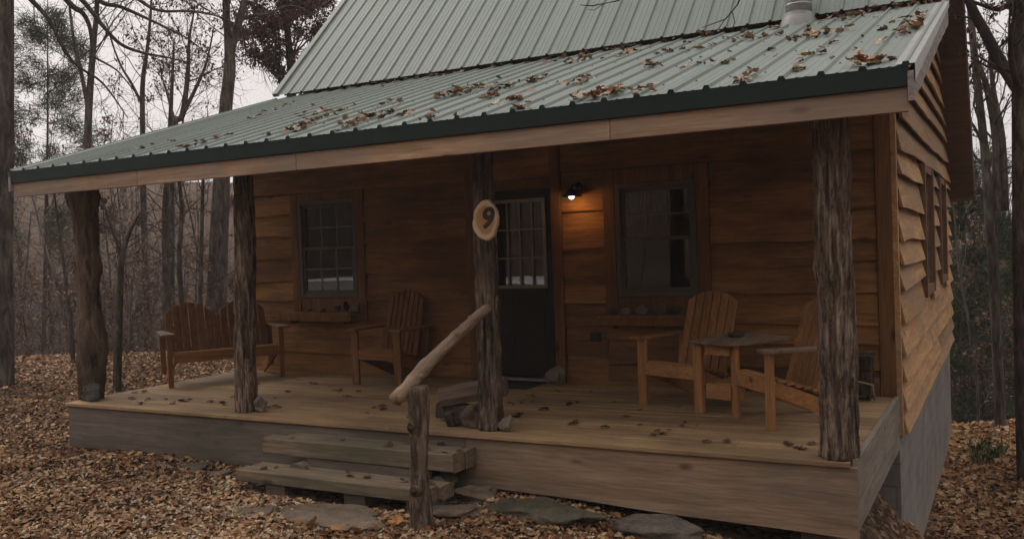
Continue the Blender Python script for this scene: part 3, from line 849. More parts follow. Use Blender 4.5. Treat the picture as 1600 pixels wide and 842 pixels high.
# ------------------------------------------------------------------ porch deck
deck = empty('porch_deck', (-4.7, 7.2, 0))
tag(deck, 'plank porch deck with weathered rim boards in front of the cabin', 'deck')
mb = MB(); y = 5.925; k = 0; rr = random.Random(3)
while y < 8.49:
    y2 = min(y + .138, 8.50)
    cuts = [XL - .02] + sorted(rr.uniform(XL + .8, XR - .8) for _ in range(2)) + [XR - .035]
    for a, b in zip(cuts[:-1], cuts[1:]): mb.box(a + .002, b - .002, y, y2 - .006, -.032, rr.uniform(-.003, .001))
    y = y2; k += 1
child(mb, 'deck_boards', M['deck'], deck, bevel=.003)
mb = MB(); mb.box(XL, -3.732, 5.95, 5.992, -.45, -.034)
child(mb, 'rim_board', M['rim_grey'], deck, label='grey weathered rim board behind the steps', bevel=.004)
mb = MB()
n = 60; vs = []; fs = []
for i in range(n + 1):
    x = -3.728 + (-.868 + 3.728) * i / n; zb = -.40 - .085 * (i / n) + .012 * noise.noise(Vector((x * 1.2, 0, 0)))
    vs += [(x, 5.948, zb), (x, 5.992, zb), (x, 5.992, -.034), (x, 5.948, -.034)]
for i in range(n):
    for j in range(4): fs.append((4 * i + j, 4 * i + 4 + j, 4 * i + 4 + (j + 1) % 4, 4 * i + (j + 1) % 4))
fs += [(3, 2, 1, 0), (4 * n, 4 * n + 1, 4 * n + 2, 4 * n + 3)]
mb.add(vs, fs)
child(mb, 'rim_board', M['rim_brown'], deck, label='brown sawn rim board with a grey stain')
mb = MB(); mb.box(XR - .033, XR + .004, 5.993, 8.44, -.235, .012); mb.box(XR - .033, XR - .003, 5.993, 8.44, -.45, -.238)
child(mb, 'side_rim_board', M['rim_side'], deck, bevel=.003)
mb = MB(); mb.box(XL, XL + .04, 5.993, 8.49, -.45, -.034)
x = XL + .5
while x < XR - .2: mb.box(x, x + .04, 5.993, 8.49, -.22, -.034); x += .6
for x in (-3.4, -1.15, -6, -8.3): mb.box(x - .09, x + .09, 6.05, 6.23, -1.2, -.22)
child(mb, 'joists', M['rim_grey'], deck)

# ------------------------------------------------------------------ steps
def timber_step(label, runs, name='porch_step'):
    root = empty(name, (runs[0][0], runs[0][2], runs[0][4])); tag(root, label, 'step', 'porch steps')
    for (x0, x1, y0, y1, z0, z1) in runs:
        mb = MB(); nx = 24; vs = []; fs = []
        for i in range(nx + 1):
            x = x0 + (x1 - x0) * i / nx; w = .006 * noise.noise(Vector((x * 1.3, y0 * 9, z0)))
            vs += [(x, y0 + w, z0), (x, y1 + w * .4, z0), (x, y1 + w * .4, z1 + w * .5), (x, y0 + w, z1 + w * .6)]
        for i in range(nx):
            for j in range(4): fs.append((4 * i + j, 4 * i + 4 + j, 4 * i + 4 + (j + 1) % 4, 4 * i + (j + 1) % 4))
        fs += [(3, 2, 1, 0), (4 * nx, 4 * nx + 1, 4 * nx + 2, 4 * nx + 3)]
        mb.add(vs, fs)
        child(mb, 'timber', M['step'], root, bevel=.006)
    return root
up = timber_step('upper porch step of two thick timbers under the deck edge', [(-5.56, -3.66, 5.655, 5.80, -.235, -.102), (-5.42, -3.64, 5.806, 5.942, -.235, -.105)])
lo = timber_step('lower mossy timber step lying just above the gravel', [(-5.58, -3.71, 5.355, 5.50, -.392, -.302), (-5.56, -3.67, 5.505, 5.655, -.40, -.306)])
mb = MB(); mb.box(-5.1, -3.9, 5.67, 5.72, -.44, -.24); mb.tube([(-5.13, 5.56, -.34), (-5.13, 5.90, -.34)], [.075, .075], 16)
mb.tube([(-3.85, 5.72, -.36), (-3.85, 5.90, -.36)], [.07, .07], 16)
child(mb, 'log_support', M['rim_grey'], up)
mb = MB()
for x in (-5.2, -4.4, -3.82):
    mb = MB(); mb.box(x - .1, x + .1, 5.40, 5.62, -.62, -.405); child(mb, 'support_block', M['rim_grey'], lo)

# ------------------------------------------------------------------ handrail
hr = empty('handrail', (-3.57, 5.08, -.5)); tag(hr, 'rough pole handrail on a cedar newel post beside the steps', 'handrail')
mb = MB(); n = 44; pts = []; rad = []
for i in range(n + 1):
    u = i / n
    pts.append((-3.575 + .025 * u + .01 * noise.noise(Vector((u * 3, 1, 0))), 5.08, -.62 + 1.125 * u)); rad.append(.070 - .008 * u + .009 * math.sin(u * 9))
mb.tube(pts, rad, 28, wob=.011, seed=9, vstretch=.13)
rr = random.Random(11)
for k in range(26):
    i = rr.randrange(3, n - 4); a = rr.uniform(0, 6.28); dv = Vector((math.cos(a), math.sin(a), 0)); tv = Vector((-math.sin(a), math.cos(a), 0))
    p = Vector(pts[i]) + dv * (rad[i] - .002); L = rr.uniform(.05, .14); w = .006
    mb.add([tuple(q) for q in (p - tv * w, p + tv * w, p + tv * w * .5 + Vector((0, 0, L)) + dv * .018, p - tv * w * .5 + Vector((0, 0, L)) + dv * .018)], [(0, 1, 2, 3)])
nw = child(mb, 'newel_post', M['bark_newel'], hr, True)
mb = MB()
for (z, a) in ((.23, -1.75), (-.20, -1.75)):
    mb = MB(); dv = Vector((math.cos(a), math.sin(a), 0)); p = Vector((-3.56, 5.08, z)) + dv * .062
    mb.tube([p - dv * .03, p + dv * .008, p + dv * .012, p + dv * .006], [.058, .040, .028, .010], 16)
    child(mb, 'knot', M['knot'], nw, True)
mb = MB(); a = Vector((-3.635, 4.93, .435)); b = Vector((-3.56, 6.07, .955)); n = 30; pts = []; rad = []
for i in range(n + 1):
    u = i / n; p = a.lerp(b, u) + Vector((.012 * noise.noise(Vector((u * 4, 3, 0))), 0, .02 * noise.noise(Vector((u * 3, 8, 0))) + .02 * math.sin(u * 3.1)))
    pts.append(p); rad.append(.038 + .010 * (1 - u) + .007 * math.exp(-((u - .28) / .06) ** 2))
mb.tube(pts, rad, 24, wob=.009, seed=4, vstretch=.45)
rr = random.Random(6)
for u in (.22, .47, .63, .82):
    i = int(u * n); av = rr.uniform(-2.4, .2); dv = Vector((math.cos(av), 0, -math.sin(av) * .8)).normalized()
    mb.tube([pts[i] - dv * .02, pts[i] + dv * (rad[i] * .9), pts[i] + dv * (rad[i] + .012), pts[i] + dv * (rad[i] + .014)], [.03, .022, .013, .004], 10)
child(mb, 'rail', M['rail_wood'], hr, True)

def slice_mat():
    m, nt, p = mat_new('wood_slice_heart_and_sap'); L = nt.links
    v = coords(nt, (1.18, 0, .92)); ln = N(nt, 'ShaderNodeVectorMath', operation='LENGTH'); L.new(v, ln.inputs[0])
    n1 = N(nt, 'ShaderNodeTexNoise', Scale=9.0, Detail=3.0); L.new(coords(nt), n1.inputs['Vector'])
    ad = N(nt, 'ShaderNodeMath', operation='MULTIPLY_ADD'); L.new(n1.outputs['Fac'], ad.inputs[0]); ad.inputs[1].default_value = .05; L.new(ln.outputs['Value'], ad.inputs[2])
    r = ramp(nt, ad.outputs[0], [(.06, (.38, .20, .088)), (.115, (.42, .23, .10)), (.125, (.58, .41, .24)), (.155, (.66, .49, .30)), (.17, (.20, .14, .09))])
    wv = N(nt, 'ShaderNodeMath', operation='SINE'); ml = N(nt, 'ShaderNodeMath', operation='MULTIPLY'); L.new(ad.outputs[0], ml.inputs[0]); ml.inputs[1].default_value = 420; L.new(ml.outputs[0], wv.inputs[0])
    rr_ = ramp(nt, wv.outputs[0], [(0, (.82, .8, .78)), (1, (1.05, 1.05, 1.05))])
    L.new(mixc(nt, 1.0, r.outputs[0], rr_.outputs[0], 'MULTIPLY'), p.inputs['Base Color']); p.inputs['Roughness'].default_value = .75
    return m
# ------------------------------------------------------------------ house number plaque
pq = empty('number_plaque', (-3.475, 5.985, 1.632)); tag(pq, 'round edged wood slice with a carved number nine on the post', 'house number')
mb = MB(); n = 44; ring = []
for i in range(n):
    a = 2 * math.pi * i / n
    r = .135 + .022 * math.cos(2 * a) * -1 + .012 * noise.noise(Vector((math.cos(a) * 2, math.sin(a) * 2, 3))) + .008 * noise.noise(Vector((math.cos(a) * 6, math.sin(a) * 6, 1)))
    wx = r * math.cos(a) * .88; wz = r * math.sin(a) * .94
    wx *= 1.0 + .22 * math.exp(-((a - 3.5) / .5) ** 2) - .18 * math.exp(-((a - 5.2) / .5) ** 2)
    ring.append((wx, wz))
vs = []
for (sc_, y) in ((1.0, .0), (1.06, -.018), (1.0, -.038), (.9, -.042)):
    vs += [(x * sc_, y, z * sc_) for x, z in ring]
fs = [(k * n + i, k * n + (i + 1) % n, (k + 1) * n + (i + 1) % n, (k + 1) * n + i) for k in range(3) for i in range(n)]
fs += [tuple(range(n - 1, -1, -1)), tuple(3 * n + i for i in range(n))]
mb.add(vs, fs)
plq = mb.build('wood_slice', slice_mat(), pq, False)
tx = bpy.data.curves.new('numeral', 'FONT'); tx.body = '9'; tx.size = .215; tx.extrude = .003; tx.offset = .006; tx.shear = .22
tx.align_x = 'CENTER'; tx.align_y = 'CENTER'; tx.materials.append(M['numeral'])
tmp = link(bpy.data.objects.new('numeral_curve', tx)); bpy.context.view_layer.update()
nm = bpy.data.meshes.new_from_object(tmp.evaluated_get(bpy.context.evaluated_depsgraph_get())); bpy.data.objects.remove(tmp); bpy.data.curves.remove(tx)
to = link(bpy.data.objects.new('numeral', nm), pq); to.location = (.012, -.045, .010); to.rotation_euler = (R(90), 0, 0)

# ------------------------------------------------------------------ wall lamp
lp = empty('wall_lamp', (-3.84, 8.45, 1.95)); tag(lp, 'black barn style porch lamp glowing beside the door', 'wall lamp')
mb = MB(); mb.tube([(0, .0, .05), (0, -.02, .05)], [.05, .05], 20); mb.tube([(0, -.02, .05), (0, -.08, .075), (0, -.14, .055), (0, -.155, .02)], [.011] * 4, 10)
mb.build('bracket', M['metal_dark'], lp, True)
mb = MB(); c = (0, -.155)
prof = [(.02, .03), (.04, .022), (.055, -.005), (.09, -.03), (.115, -.048)]
pts = [(0, -.155, z) for _, z in prof]
mb.tube(pts, [r_ for r_, _ in prof], 28, cap=False); mb.tube([(0, -.155, z - .003) for _, z in prof], [r_ - .004 for r_, _ in prof], 28, cap=False)
mb.build('lamp_shade', M['metal_dark'], lp, True)
mb = MB(); pts = [(0, -.155, z) for z in (-.012, -.03, -.05, -.066, -.074)]
mb.tube(pts, [.012, .024, .03, .022, .004], 16)
mb.build('bulb', M['bulb'], lp, True)
ld = bpy.data.lights.new('porch_bulb_light', 'POINT'); ld.energy = 1.25; ld.color = (1, .50, .17); ld.shadow_soft_size = .03
lo_ = link(bpy.data.objects.new('porch_bulb_light', ld), lp); lo_.location = (0, -.155, -.09)

# ------------------------------------------------------------------ furniture
def arch_slats(mb, n, w, z0, heights, y0, recl, th=.02, gap=.011):
    """upright slats with rounded tops leaning back by recl"""
    x = -w / 2; sw = w / n
    for i in range(n):
        a, b = x + i * sw + gap / 2, x + (i + 1) * sw - gap / 2
        m = 6; top = []
        for j in range(m + 1):
            xx = a + (b - a) * j / m; top.append((xx, heights(xx)))
        vs = []; pts = [(a, z0)] + top + [(b, z0)]
        pts = [(a, z0), (b, z0)] + top[::-1]
        k = len(pts)
        for t in (0, th):
            for (xx, zz) in pts: vs.append((xx, y0 + (zz - z0) * math.sin(recl) + t * math.cos(recl), z0 + (zz - z0) * math.cos(recl) - t * math.sin(recl)))
        fs = [tuple(range(k)), tuple(range(2 * k - 1, k - 1, -1))] + [((j + 1) % k, j, k + j, k + (j + 1) % k) for j in range(k)]
        mb.add(vs, fs)

def lounge_parts(root, w, mats, left_arm=True, right_arm=True, arch=None, nsl=7, M0=None, legs=(1, 1), armmat='arm_wood', back_h=.72, lw=.09):
    """faces -y; front legs stand on y=0"""
    mx, my, mz = mats
    T = M0 or Matrix.Identity(4)
    def B(mb, name, mat, label=None):
        mb.v = [tuple(T @ Vector(p)) for p in mb.v]
        return mb.build(name, mat, root, False, .003)
    h = w / 2
    for s, on in ((-1, legs[0]), (1, legs[1])):
        if on:
            q = MB(); q.box(s * h - lw / 2, s * h + lw / 2, -.015, .02, 0, .575); B(q, 'leg', mz)
    for s in (-1, 1):   # long side rails sloping down to the back foot
        q = MB(); q.bar((s * (h - .055), .0, .325), (s * (h - .055), .66, .05), .026, .11); B(q, 'side_rail', my)
    q = MB(); q.box(-h + .046, h - .046, -.012, .014, .265, .375); B(q, 'front_rail', mx)
    q = MB()   # curved seat slats
    for i in range(6):
        y = .02 + i * .070; z = .385 - .30 * (y / .55) ** 1.0 * .55 + (.006 if i == 0 else 0)
        q.box(-h + .03, h - .03, y, y + .064, z - .02, z)
    B(q, 'seat', mx)
    q = MB(); arch = arch or (lambda x: .30 + back_h - .16 * (abs(x) / h) ** 2.2)
    arch_slats(q, nsl, w - .08, .24, arch, .40, R(17)); B(q, 'backrest', mz)
    q = MB(); q.box(-h + .05, h - .05, .465, .488, .33, .40); q.box(-h - .03, h + .03, .535, .558, .535, .595); B(q, 'back_rail', mx)
    for s, on in ((-1, left_arm), (1, right_arm)):
        if on:
            q = MB(); x = s * (h + .02)
            pts = [(x - .07, -.07), (x + .07, -.07), (x + .07, .28), (x + .03, .58), (x - .03, .58), (x - .055, .28)]
            k = len(pts); vs = [(a, b, .577 + .015 * (b > .5) * 0) for a, b in pts] + [(a, b, .60) for a, b in pts]
            q.add(vs, [tuple(range(k - 1, -1, -1)), tuple(range(k, 2 * k))] + [(j, (j + 1) % k, k + (j + 1) % k, k + j) for j in range(k)])
            B(q, 'armrest', M[armmat])
            q = MB(); q.bar((s * h, .50, .10), (s * h, .545, .575), .06, .022, up=(0, 1, 0)); B(q, 'rear_post', mz)

CH = (M['chair_x'], M['chair_y'], M['chair_z'])
c1 = empty('adirondack_chair', (-5.975, 7.80, 0), 0); tag(c1, 'brown slatted armchair with fanned back under the porch wall', 'chair')
lounge_parts(c1, .56, CH, armmat='chair_y', arch=lambda x: 1.02 - .17 * (abs(x) / .28) ** 2.0)
# loveseat bench at the far end, facing across the porch
pa = Vector((-8.206, 6.992, 0)); pb = Vector((-7.546, 8.046, 0)); dv = (pb - pa).normalized()
ang = math.atan2(dv.y, dv.x); mid = (pa + pb) / 2
bn = empty('porch_bench', tuple(mid), ang); tag(bn, 'two seat wooden bench with a double arched slat back', 'bench')
BW = (pb - pa).length
def twin(x):
    q = BW / 4; c = -q if x < 0 else q
    return .94 - .19 * (min(1.15, abs(x - c) / q)) ** 2.2
lounge_parts(bn, BW, CH, arch=twin, nsl=13, armmat='arm_wood', lw=.055)
# conversation set: two angled seats joined by a wedge table
A0 = Vector((-2.823, 7.498, 0)); A1 = Vector((-2.248, 7.266, 0)); B0 = Vector((-1.935, 7.163, 0)); B1 = Vector((-1.586, 6.756, 0))
ts = empty('double_seat', (-2.2, 7.35, 0)); tag(ts, 'pair of orange brown slatted seats joined by a corner table', 'double chair')
SET = (M['set_x'], M['set_y'], M['set_z'])
def place(p, q, w):
    d = (q - p).normalized(); a = math.atan2(d.y, d.x)
    return Matrix.Translation((p + q) / 2 - Vector(ts.location)) @ Matrix.Rotation(a, 4, 'Z')
wA = (A1 - A0).length; wB = (B1 - B0).length + .03
MA = place(A0, A1, wA); MBm = place(B0, B1, wB)
MA = MA @ Matrix.Translation((-.03, 0, 0))
lounge_parts(ts, wA, SET, True, False, M0=MA, armmat='chair_y', arch=lambda x: 1.0 - .13 * (abs(x) / .31) ** 2.2, nsl=6)
lounge_parts(ts, wB, SET, False, True, M0=MBm, arch=lambda x: .97 - .12 * (abs(x) / .28) ** 2.2, nsl=5)
o = Vector(ts.location)
tt = [A1 + Vector((-.09, -.05, 0)), B0 + Vector((-.0, -.11, 0)), B0 + Vector((.10, -.02, 0)), Vector((-1.60, 7.62, 0)), Vector((-1.95, 7.98, 0)), Vector((-2.10, 7.92, 0)), A1 + Vector((-.05, .14, 0))]
q = MB(); k = len(tt); vs = [tuple(p - o + Vector((0, 0, .578))) for p in tt] + [tuple(p - o + Vector((0, 0, .60))) for p in tt]
q.add(vs, [tuple(range(k - 1, -1, -1)), tuple(range(k, 2 * k))] + [(j, (j + 1) % k, k + (j + 1) % k, k + j) for j in range(k)])
q.build('tabletop', M['arm_wood'], ts, False, .003)
q = MB()
d = (B0 - A1).normalized()
q.bar(tuple(A1 + d * .048 - o + Vector((0, 0, .53))), tuple(B0 - d * .048 - o + Vector((0, 0, .53))), .025, .085)
q.build('table_apron', M['set_x'], ts, False, .003); q = MB()
q.bar(tuple(A1 + d * .048 - o + Vector((0, 0, .19))), tuple(B0 - d * .048 - o + Vector((0, 0, .19))), .025, .12)
q.build('table_apron', M['set_x'], ts, False, .003)
q = MB(); pl = [A1 + Vector((.03, .05, 0)), B0 + Vector((-.02, .04, 0)), Vector((-1.80, 7.75, 0)), Vector((-2.05, 7.80, 0))]
vs = [tuple(p - o + Vector((0, 0, .235))) for p in pl] + [tuple(p - o + Vector((0, 0, .253))) for p in pl]
q.add(vs, [(3, 2, 1, 0), (4, 5, 6, 7)] + [(j, (j + 1) % 4, 4 + (j + 1) % 4, 4 + j) for j in range(4)])
q.build('lower_shelf', M['set_x'], ts)
# ashtray on the table
tp = on_z(1150, 526, .601)
at = MB(); n = 24
pts = [(0, 0, 0), (0, 0, .004), (0, 0, .03), (0, 0, .036), (0, 0, .034), (0, 0, .012)]
at.tube(pts, [.055, .06, .075, .072, .062, .05], 24)
a_ = at.build('ashtray', M['rock_dark'], None, True); a_.location = tp; tag(a_, 'small dark round ashtray on the corner table', 'ashtray')
# doormat
mb = MB(); mb.box(-.37, .37, -.22, .22, 0, .012)
for i in range(24): mb.box(-.36 + i * .03, -.345 + i * .03, -.21, .21, .012, .016)
dm = mb.build('doormat', M['black'], None); dm.location = (-4.62, 8.17, .001); tag(dm, 'black rubber doormat in front of the cabin door', 'doormat')
# dark wooden box with a pale stick against it
bx = empty('wooden_box', (-1.21, 8.28, 0)); tag(bx, 'dark low wooden box in the porch corner behind the post', 'box')
mb = MB()
for i in range(3): mb.box(-.19, .15, -.10, -.082, .05 + i * .105, .148 + i * .105)
mb.box(-.19, .15, .082, .10, .05, .36); mb.box(-.19, -.172, -.081, .081, .05, .36); mb.box(.132, .15, -.081, .081, .05, .36); mb.box(-.20, .16, -.12, .12, .362, .385)
mb.build('crate', M['cone_bark'], bx)
for x in (-.17, .11):
    mb = MB(); mb.box(x, x + .03, -.08, -.05, 0, .05); mb.box(x, x + .03, .05, .08, 0, .05); mb.build('foot', M['cone_bark'], bx)
mb = MB(); mb.tube([(-.22, -.16, .25), (-.05, -.17, .19), (.10, -.17, .165), (.17, -.16, .15), (.18, -.15, .02)], [.006, .009, .010, .009, .007], 8)
st = mb.build('stick', M['rail_wood'], None, True); st.location = (-1.21, 8.28, 0); tag(st, 'thin pale crooked stick leaning on the dark box', 'stick')

# ------------------------------------------------------------------ rocks and firewood
def rock_mesh(seed, sx, sy, sz, mat, flat=False, sub=3):
    bm = bmesh.new(); bmesh.ops.create_icosphere(bm, subdivisions=sub, radius=1)
    for v in bm.verts:
        p = v.co.copy()
        r = 1 + .42 * noise.noise(p * 1.3 + Vector((seed * 5.1, 0, 0))) + .12 * noise.noise(p * 3.1 + Vector((seed, 0, 0)))
        if flat:
            a = max(abs(p.x), abs(p.y)); p.z = math.copysign(min(abs(p.z), .62), p.z); r *= 1 + .1 * noise.noise(p * 2.3 + Vector((0, seed, 0)))
        # facet a few sides
        for (nx, ny, nz, dd) in ROCK_CUTS[seed % 5]:
            dd2 = p.x * nx + p.y * ny + p.z * nz
            if dd2 > dd: p -= Vector((nx, ny, nz)) * (dd2 - dd) * .8
        v.co = Vector((p.x * r * sx, p.y * r * sy, p.z * r * sz))
    zmin = min(v.co.z for v in bm.verts)
    for v in bm.verts:
        v.co.z = max(v.co.z - zmin - .08 * sz, 0)
    me = bpy.data.meshes.new('rock'); bm.to_mesh(me); bm.free(); me.materials.append(mat)
    me.polygons.foreach_set('use_smooth', [True] * len(me.polygons)) if flat else None
    return me
ROCK_CUTS = []
rr = random.Random(21)
for k in range(5):
    cs = []
    for j in range(5):
        v = Vector((rr.uniform(-1, 1), rr.uniform(-1, 1), rr.uniform(-.3, 1))).normalized(); cs.append((v.x, v.y, v.z, rr.uniform(.42, .68)))
    ROCK_CUTS.append(cs)
def rock(name, loc, size, mat, seed, label, cat='rock', rz=0, flat=False, group=None, rx=0, sub=3):
    o = link(bpy.data.objects.new(name, rock_mesh(seed, *size, M[mat], flat, sub)))
    o.location = loc; o.rotation_euler = (rx, 0, rz)
    return tag(o, label, cat, group)
def gz(p, dz=0): return (p[0], p[1], ground_z(p[0], p[1]) + dz)
rock('rock', (-3.45, 6.11, 0), (.065, .05, .062), 'rock_pale', 1, 'pale fist sized rock at the foot of the plaque post')
rock('rock', (-4.08, 8.28, 0), (.105, .08, .125), 'rock_pale', 2, 'pale rock standing beside the door jamb')
rock('rock', (-8.36, 6.10, 0), (.12, .09, .11), 'rock_dark2', 3, 'grey rock leaning on the gnarled corner post')
rock('rock', (-6.06, 6.16, 0), (.07, .06, .07), 'rock_pale', 4, 'rounded pale rock beside the dark shaggy post')
for i, (px, w, h, mt, lb) in enumerate(((482, .10, .035, 'rock_brown', 'flat brown stone on the left end of the smaller shelf'), (505, .075, .05, 'rock_brown', 'low brown stone beside the flat stone on the smaller shelf'),
        (527, .05, .075, 'rock_grey', 'grey upright stone midway along the smaller shelf'), (541, .05, .10, 'rock_dark', 'dark tall stone on the smaller window shelf'), (556, .075, .095, 'rock_pale', 'pale stone on the right end of the smaller shelf'))):
    p = on_y(px, 480, 8.36); rock('shelf_stone', (p.x, 8.36, .735), (w * .55, .05, h * .62), mt, i + 1, lb, 'stone', group='stones on the window shelves')
for i, (px, w, h, mt, lb) in enumerate(((957, .07, .07, 'rock_dark', 'dark stone on the left end of the larger shelf'), (976, .11, .065, 'rock_pale', 'flat pale stone second on the larger shelf'),
        (1003, .14, .075, 'rock_pale', 'broad pale stone near the middle of the larger shelf'), (1030, .11, .10, 'rock_brown', 'brown blocky stone right of the broad pale one'), (1056, .11, .06, 'rock_dark', 'dark low stone near the slatted seat back'))):
    p = on_y(px, 480, 8.36); rock('shelf_stone', (p.x, 8.36, .715), (w * .55, .055, h * .62), mt, i + 2, lb, 'stone', group='stones on the window shelves')
# flat stones set in the ground before the steps and deck
def flag(px, py, sx, sy, sz, mat, seed, label, z=-.47, rz=0):
    p = on_z(px, py, z); g = ground_z(p.x, p.y)
    p = on_z(px, py, g + .01); rock('flagstone', (p.x, p.y, ground_z(p.x, p.y) - .02), (sx, sy, sz), mat, seed, label, 'flagstone', rz, True, 'flat stones around the porch steps', sub=4)
flag(500, 803, .60, .26, .05, 'flagstone', 3, 'broad grey brown flagstone in front of the lower step', rz=-.2)
flag(395, 800, .22, .14, .04, 'flagstone', 1, 'small tan flagstone left of the broad one', rz=.3)
flag(845, 802, .50, .20, .085, 'rock_moss', 2, 'green mossy flat stone under the deck edge')
flag(720, 800, .30, .17, .055, 'rock_brown', 4, 'brown flat stone beside the newel post')
flag(745, 778, .19, .10, .085, 'flagstone', 0, 'small block like stone by the end of the steps')
flag(1003, 832, .36, .17, .09, 'rock_grey', 3, 'smooth grey boulder under the brown rim board')
flag(300, 730, .28, .14, .05, 'rock_moss', 1, 'low greenish stone left of the steps')
flag(350, 742, .20, .11, .05, 'flagstone', 4, 'tan stone touching the left end of the lower step')
flag(250, 728, .2, .11, .04, 'flagstone', 2, 'thin stone half hidden below the grey rim board')
# firewood
def log_wedge(L, prof, seed):
    mb = MB(); n = 14; vs = []; k = len(prof)
    for i in range(n + 1):
        x = -L / 2 + L * i / n
        for j, (y, z) in enumerate(prof):
            w = .012 * noise.noise(Vector((x * 5, j * 1.7, seed))); vs.append((x, y + w, z + w))
    fs = [(i * k + j, i * k + (j + 1) % k, (i + 1) * k + (j + 1) % k, (i + 1) * k + j) for i in range(n) for j in range(k)]
    fs += [tuple(range(k - 1, -1, -1)), tuple(n * k + j for j in range(k))]
    mb.add(vs, fs); return mb
blk = [(-.09, -.06), (.0, -.075), (.09, -.06), (.10, .0), (.085, .07), (.0, .085), (-.085, .065), (-.10, 0)]
f1 = log_wedge(.56, blk, 1).build('firewood_log', M['split'], None); f1.location = (-3.93, 6.42, .235); f1.rotation_euler = (R(5), R(-9), R(20)); tag(f1, 'grey split log lying on top by the plaque post', 'firewood', 'firewood beside the post')
f2 = log_wedge(.46, [(y * .72, z * .9) for y, z in blk], 2).build('firewood_log', M['cone_bark'], None); f2.location = (-3.99, 6.36, .07); f2.rotation_euler = (0, R(4), R(8)); tag(f2, 'dark charred log under the split log', 'firewood', 'firewood beside the post')
f3 = log_wedge(.34, [(y * .6, z * .75) for y, z in blk], 3).build('firewood_log', M['cone_bark'], None); f3.location = (-3.88, 6.22, .085); f3.rotation_euler = (0, R(-14), R(24)); tag(f3, 'short grey stick of wood on the dark log', 'firewood', 'firewood beside the post')
rock('rock', (-3.79, 6.15, 0), (.11, .07, .09), 'rock_brown', 4, 'brown rock wedged between the firewood and the post')

# ------------------------------------------------------------------ leaves
def leaf_mesh(seed, mat, L=.13):
    rr = random.Random(seed); n = 10; vs = []; fs = []
    curl = rr.uniform(-1.2, 3.0); fold = rr.uniform(.05, .5); tw = rr.uniform(-1, 1)
    wid = [.05, .22, .30, .16, .36, .44, .20, .34, .28, .12, .03]
    for i in range(n + 1):
        t = i / n; w = wid[i] * L * rr.uniform(.8, 1.1)
        a = curl * (t - .4) * .5
        x = L * (t - .5) * (1 - .15 * abs(curl) * .3); z = L * .25 * (t - .4) ** 2 * curl
        c, s = math.cos(fold), math.sin(fold); tt_ = tw * (t - .5)
        vs += [(x, -w * c + .0, z + w * s + w * tt_), (x, 0, z), (x, w * c, z + w * s - w * tt_)]
    for i in range(n):
        b = 3 * i; fs += [(b, b + 1, b + 4, b + 3), (b + 1, b + 2, b + 5, b + 4)]
    zm = min(v[2] for v in vs); vs = [(x, y, z - zm + .002) for x, y, z in vs]
    me = bpy.data.meshes.new('dead_leaf'); me.from_pydata(vs, [], fs); me.materials.append(mat); me.update()
    return me
RL = [leaf_mesh(100 + i, M['leaf'], .088) for i in range(9)]
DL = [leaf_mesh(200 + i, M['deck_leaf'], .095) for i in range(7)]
OL = [leaf_mesh(300 + i, M['orange_leaf'], .13) for i in range(3)]
ncount = [0]
def leaf(me, loc, rot, s, label, group):
    o = link(bpy.data.objects.new('dead_leaf', me)); o.location = loc; o.rotation_euler = rot; o.scale = (s, s, s)
    ncount[0] += 1
    return tag(o, label, 'leaf', group)
def roof_hit(px, py):
    r = ray(px, py); t = (ZE - SL * YE - CAM.z) / (r.z - SL * r.y); return CAM + r * t
clumps = [(455, 205, 12, .16), (480, 195, 8, .14), (560, 195, 12, .14), (590, 182, 8, .14), (632, 180, 3, .06), (655, 190, 3, .08), (705, 150, 16, .15), (735, 145, 8, .12), (760, 155, 5, .09), (790, 140, 10, .15), (800, 160, 7, .1), (770, 190, 4, .08),
    (845, 125, 8, .14), (870, 95, 7, .15), (905, 97, 8, .12), (910, 130, 8, .14), (925, 155, 12, .10), (960, 150, 14, .08), (1005, 143, 7, .08), (985, 85, 8, .12), (990, 71, 6, .14), (1045, 82, 4, .12), (1020, 105, 4, .10), (1105, 75, 5, .12), (1080, 105, 3, .06), (1130, 100, 3, .06),
    (1155, 65, 9, .16), (1190, 60, 6, .12), (1165, 128, 5, .07), (1290, 55, 11, .16), (1260, 60, 6, .12), (1315, 32, 10, .18), (1350, 20, 8, .18), (1390, 15, 6, .18), (1265, 88, 5, .08), (1240, 112, 3, .05), (1345, 103, 9, .06), (1375, 99, 6, .05), (1420, 50, 10, .14), (1440, 30, 8, .14), (1443, 43, 7, .1),
    (300, 230, 6, .14), (400, 185, 4, .12), (490, 180, 5, .14), (430, 172, 4, .14), (350, 215, 3, .1), (620, 160, 4, .12), (540, 172, 3, .12), (230, 232, 3, .12), (1215, 45, 4, .12)]
far_leaf = []   # the rest, one mesh
rr = random.Random(5)
slope_a = math.atan(SL)
todo = []
for (px, py, n, spr) in clumps:
    c = roof_hit(px, py); n = int(n * 1.9 + .5)
    for k in range(n):
        p = Vector((c.x + rr.gauss(0, spr * .6), c.y + rr.gauss(0, spr * .9), 0))
        todo.append((p, min(.035, .006 * k * rr.random())))
for k in range(45):
    todo.append((Vector((rr.uniform(-7.5, -.6), YJ - abs(rr.gauss(0, .10)) - .03, 0)), rr.uniform(0, .03)))
for k in range(50):
    x = -.7 - 6.5 * rr.random() ** 1.5; todo.append((Vector((x, rr.uniform(5.75, 9.3), 0)), 0))
good = []
for p, dz in todo:
    p.x = max(RX0 + .1, min(RX1 - .12, p.x)); p.y = max(YE + .06, min(YJ - .04, p.y))
    p.z = porch_z(p.y) + .004 + dz
    if (p.xy - Vector((vx, vy))).length < .3: continue
    good.append(p)
good.sort(key=lambda p: (p - CAM).length)
V_, F_ = [], []
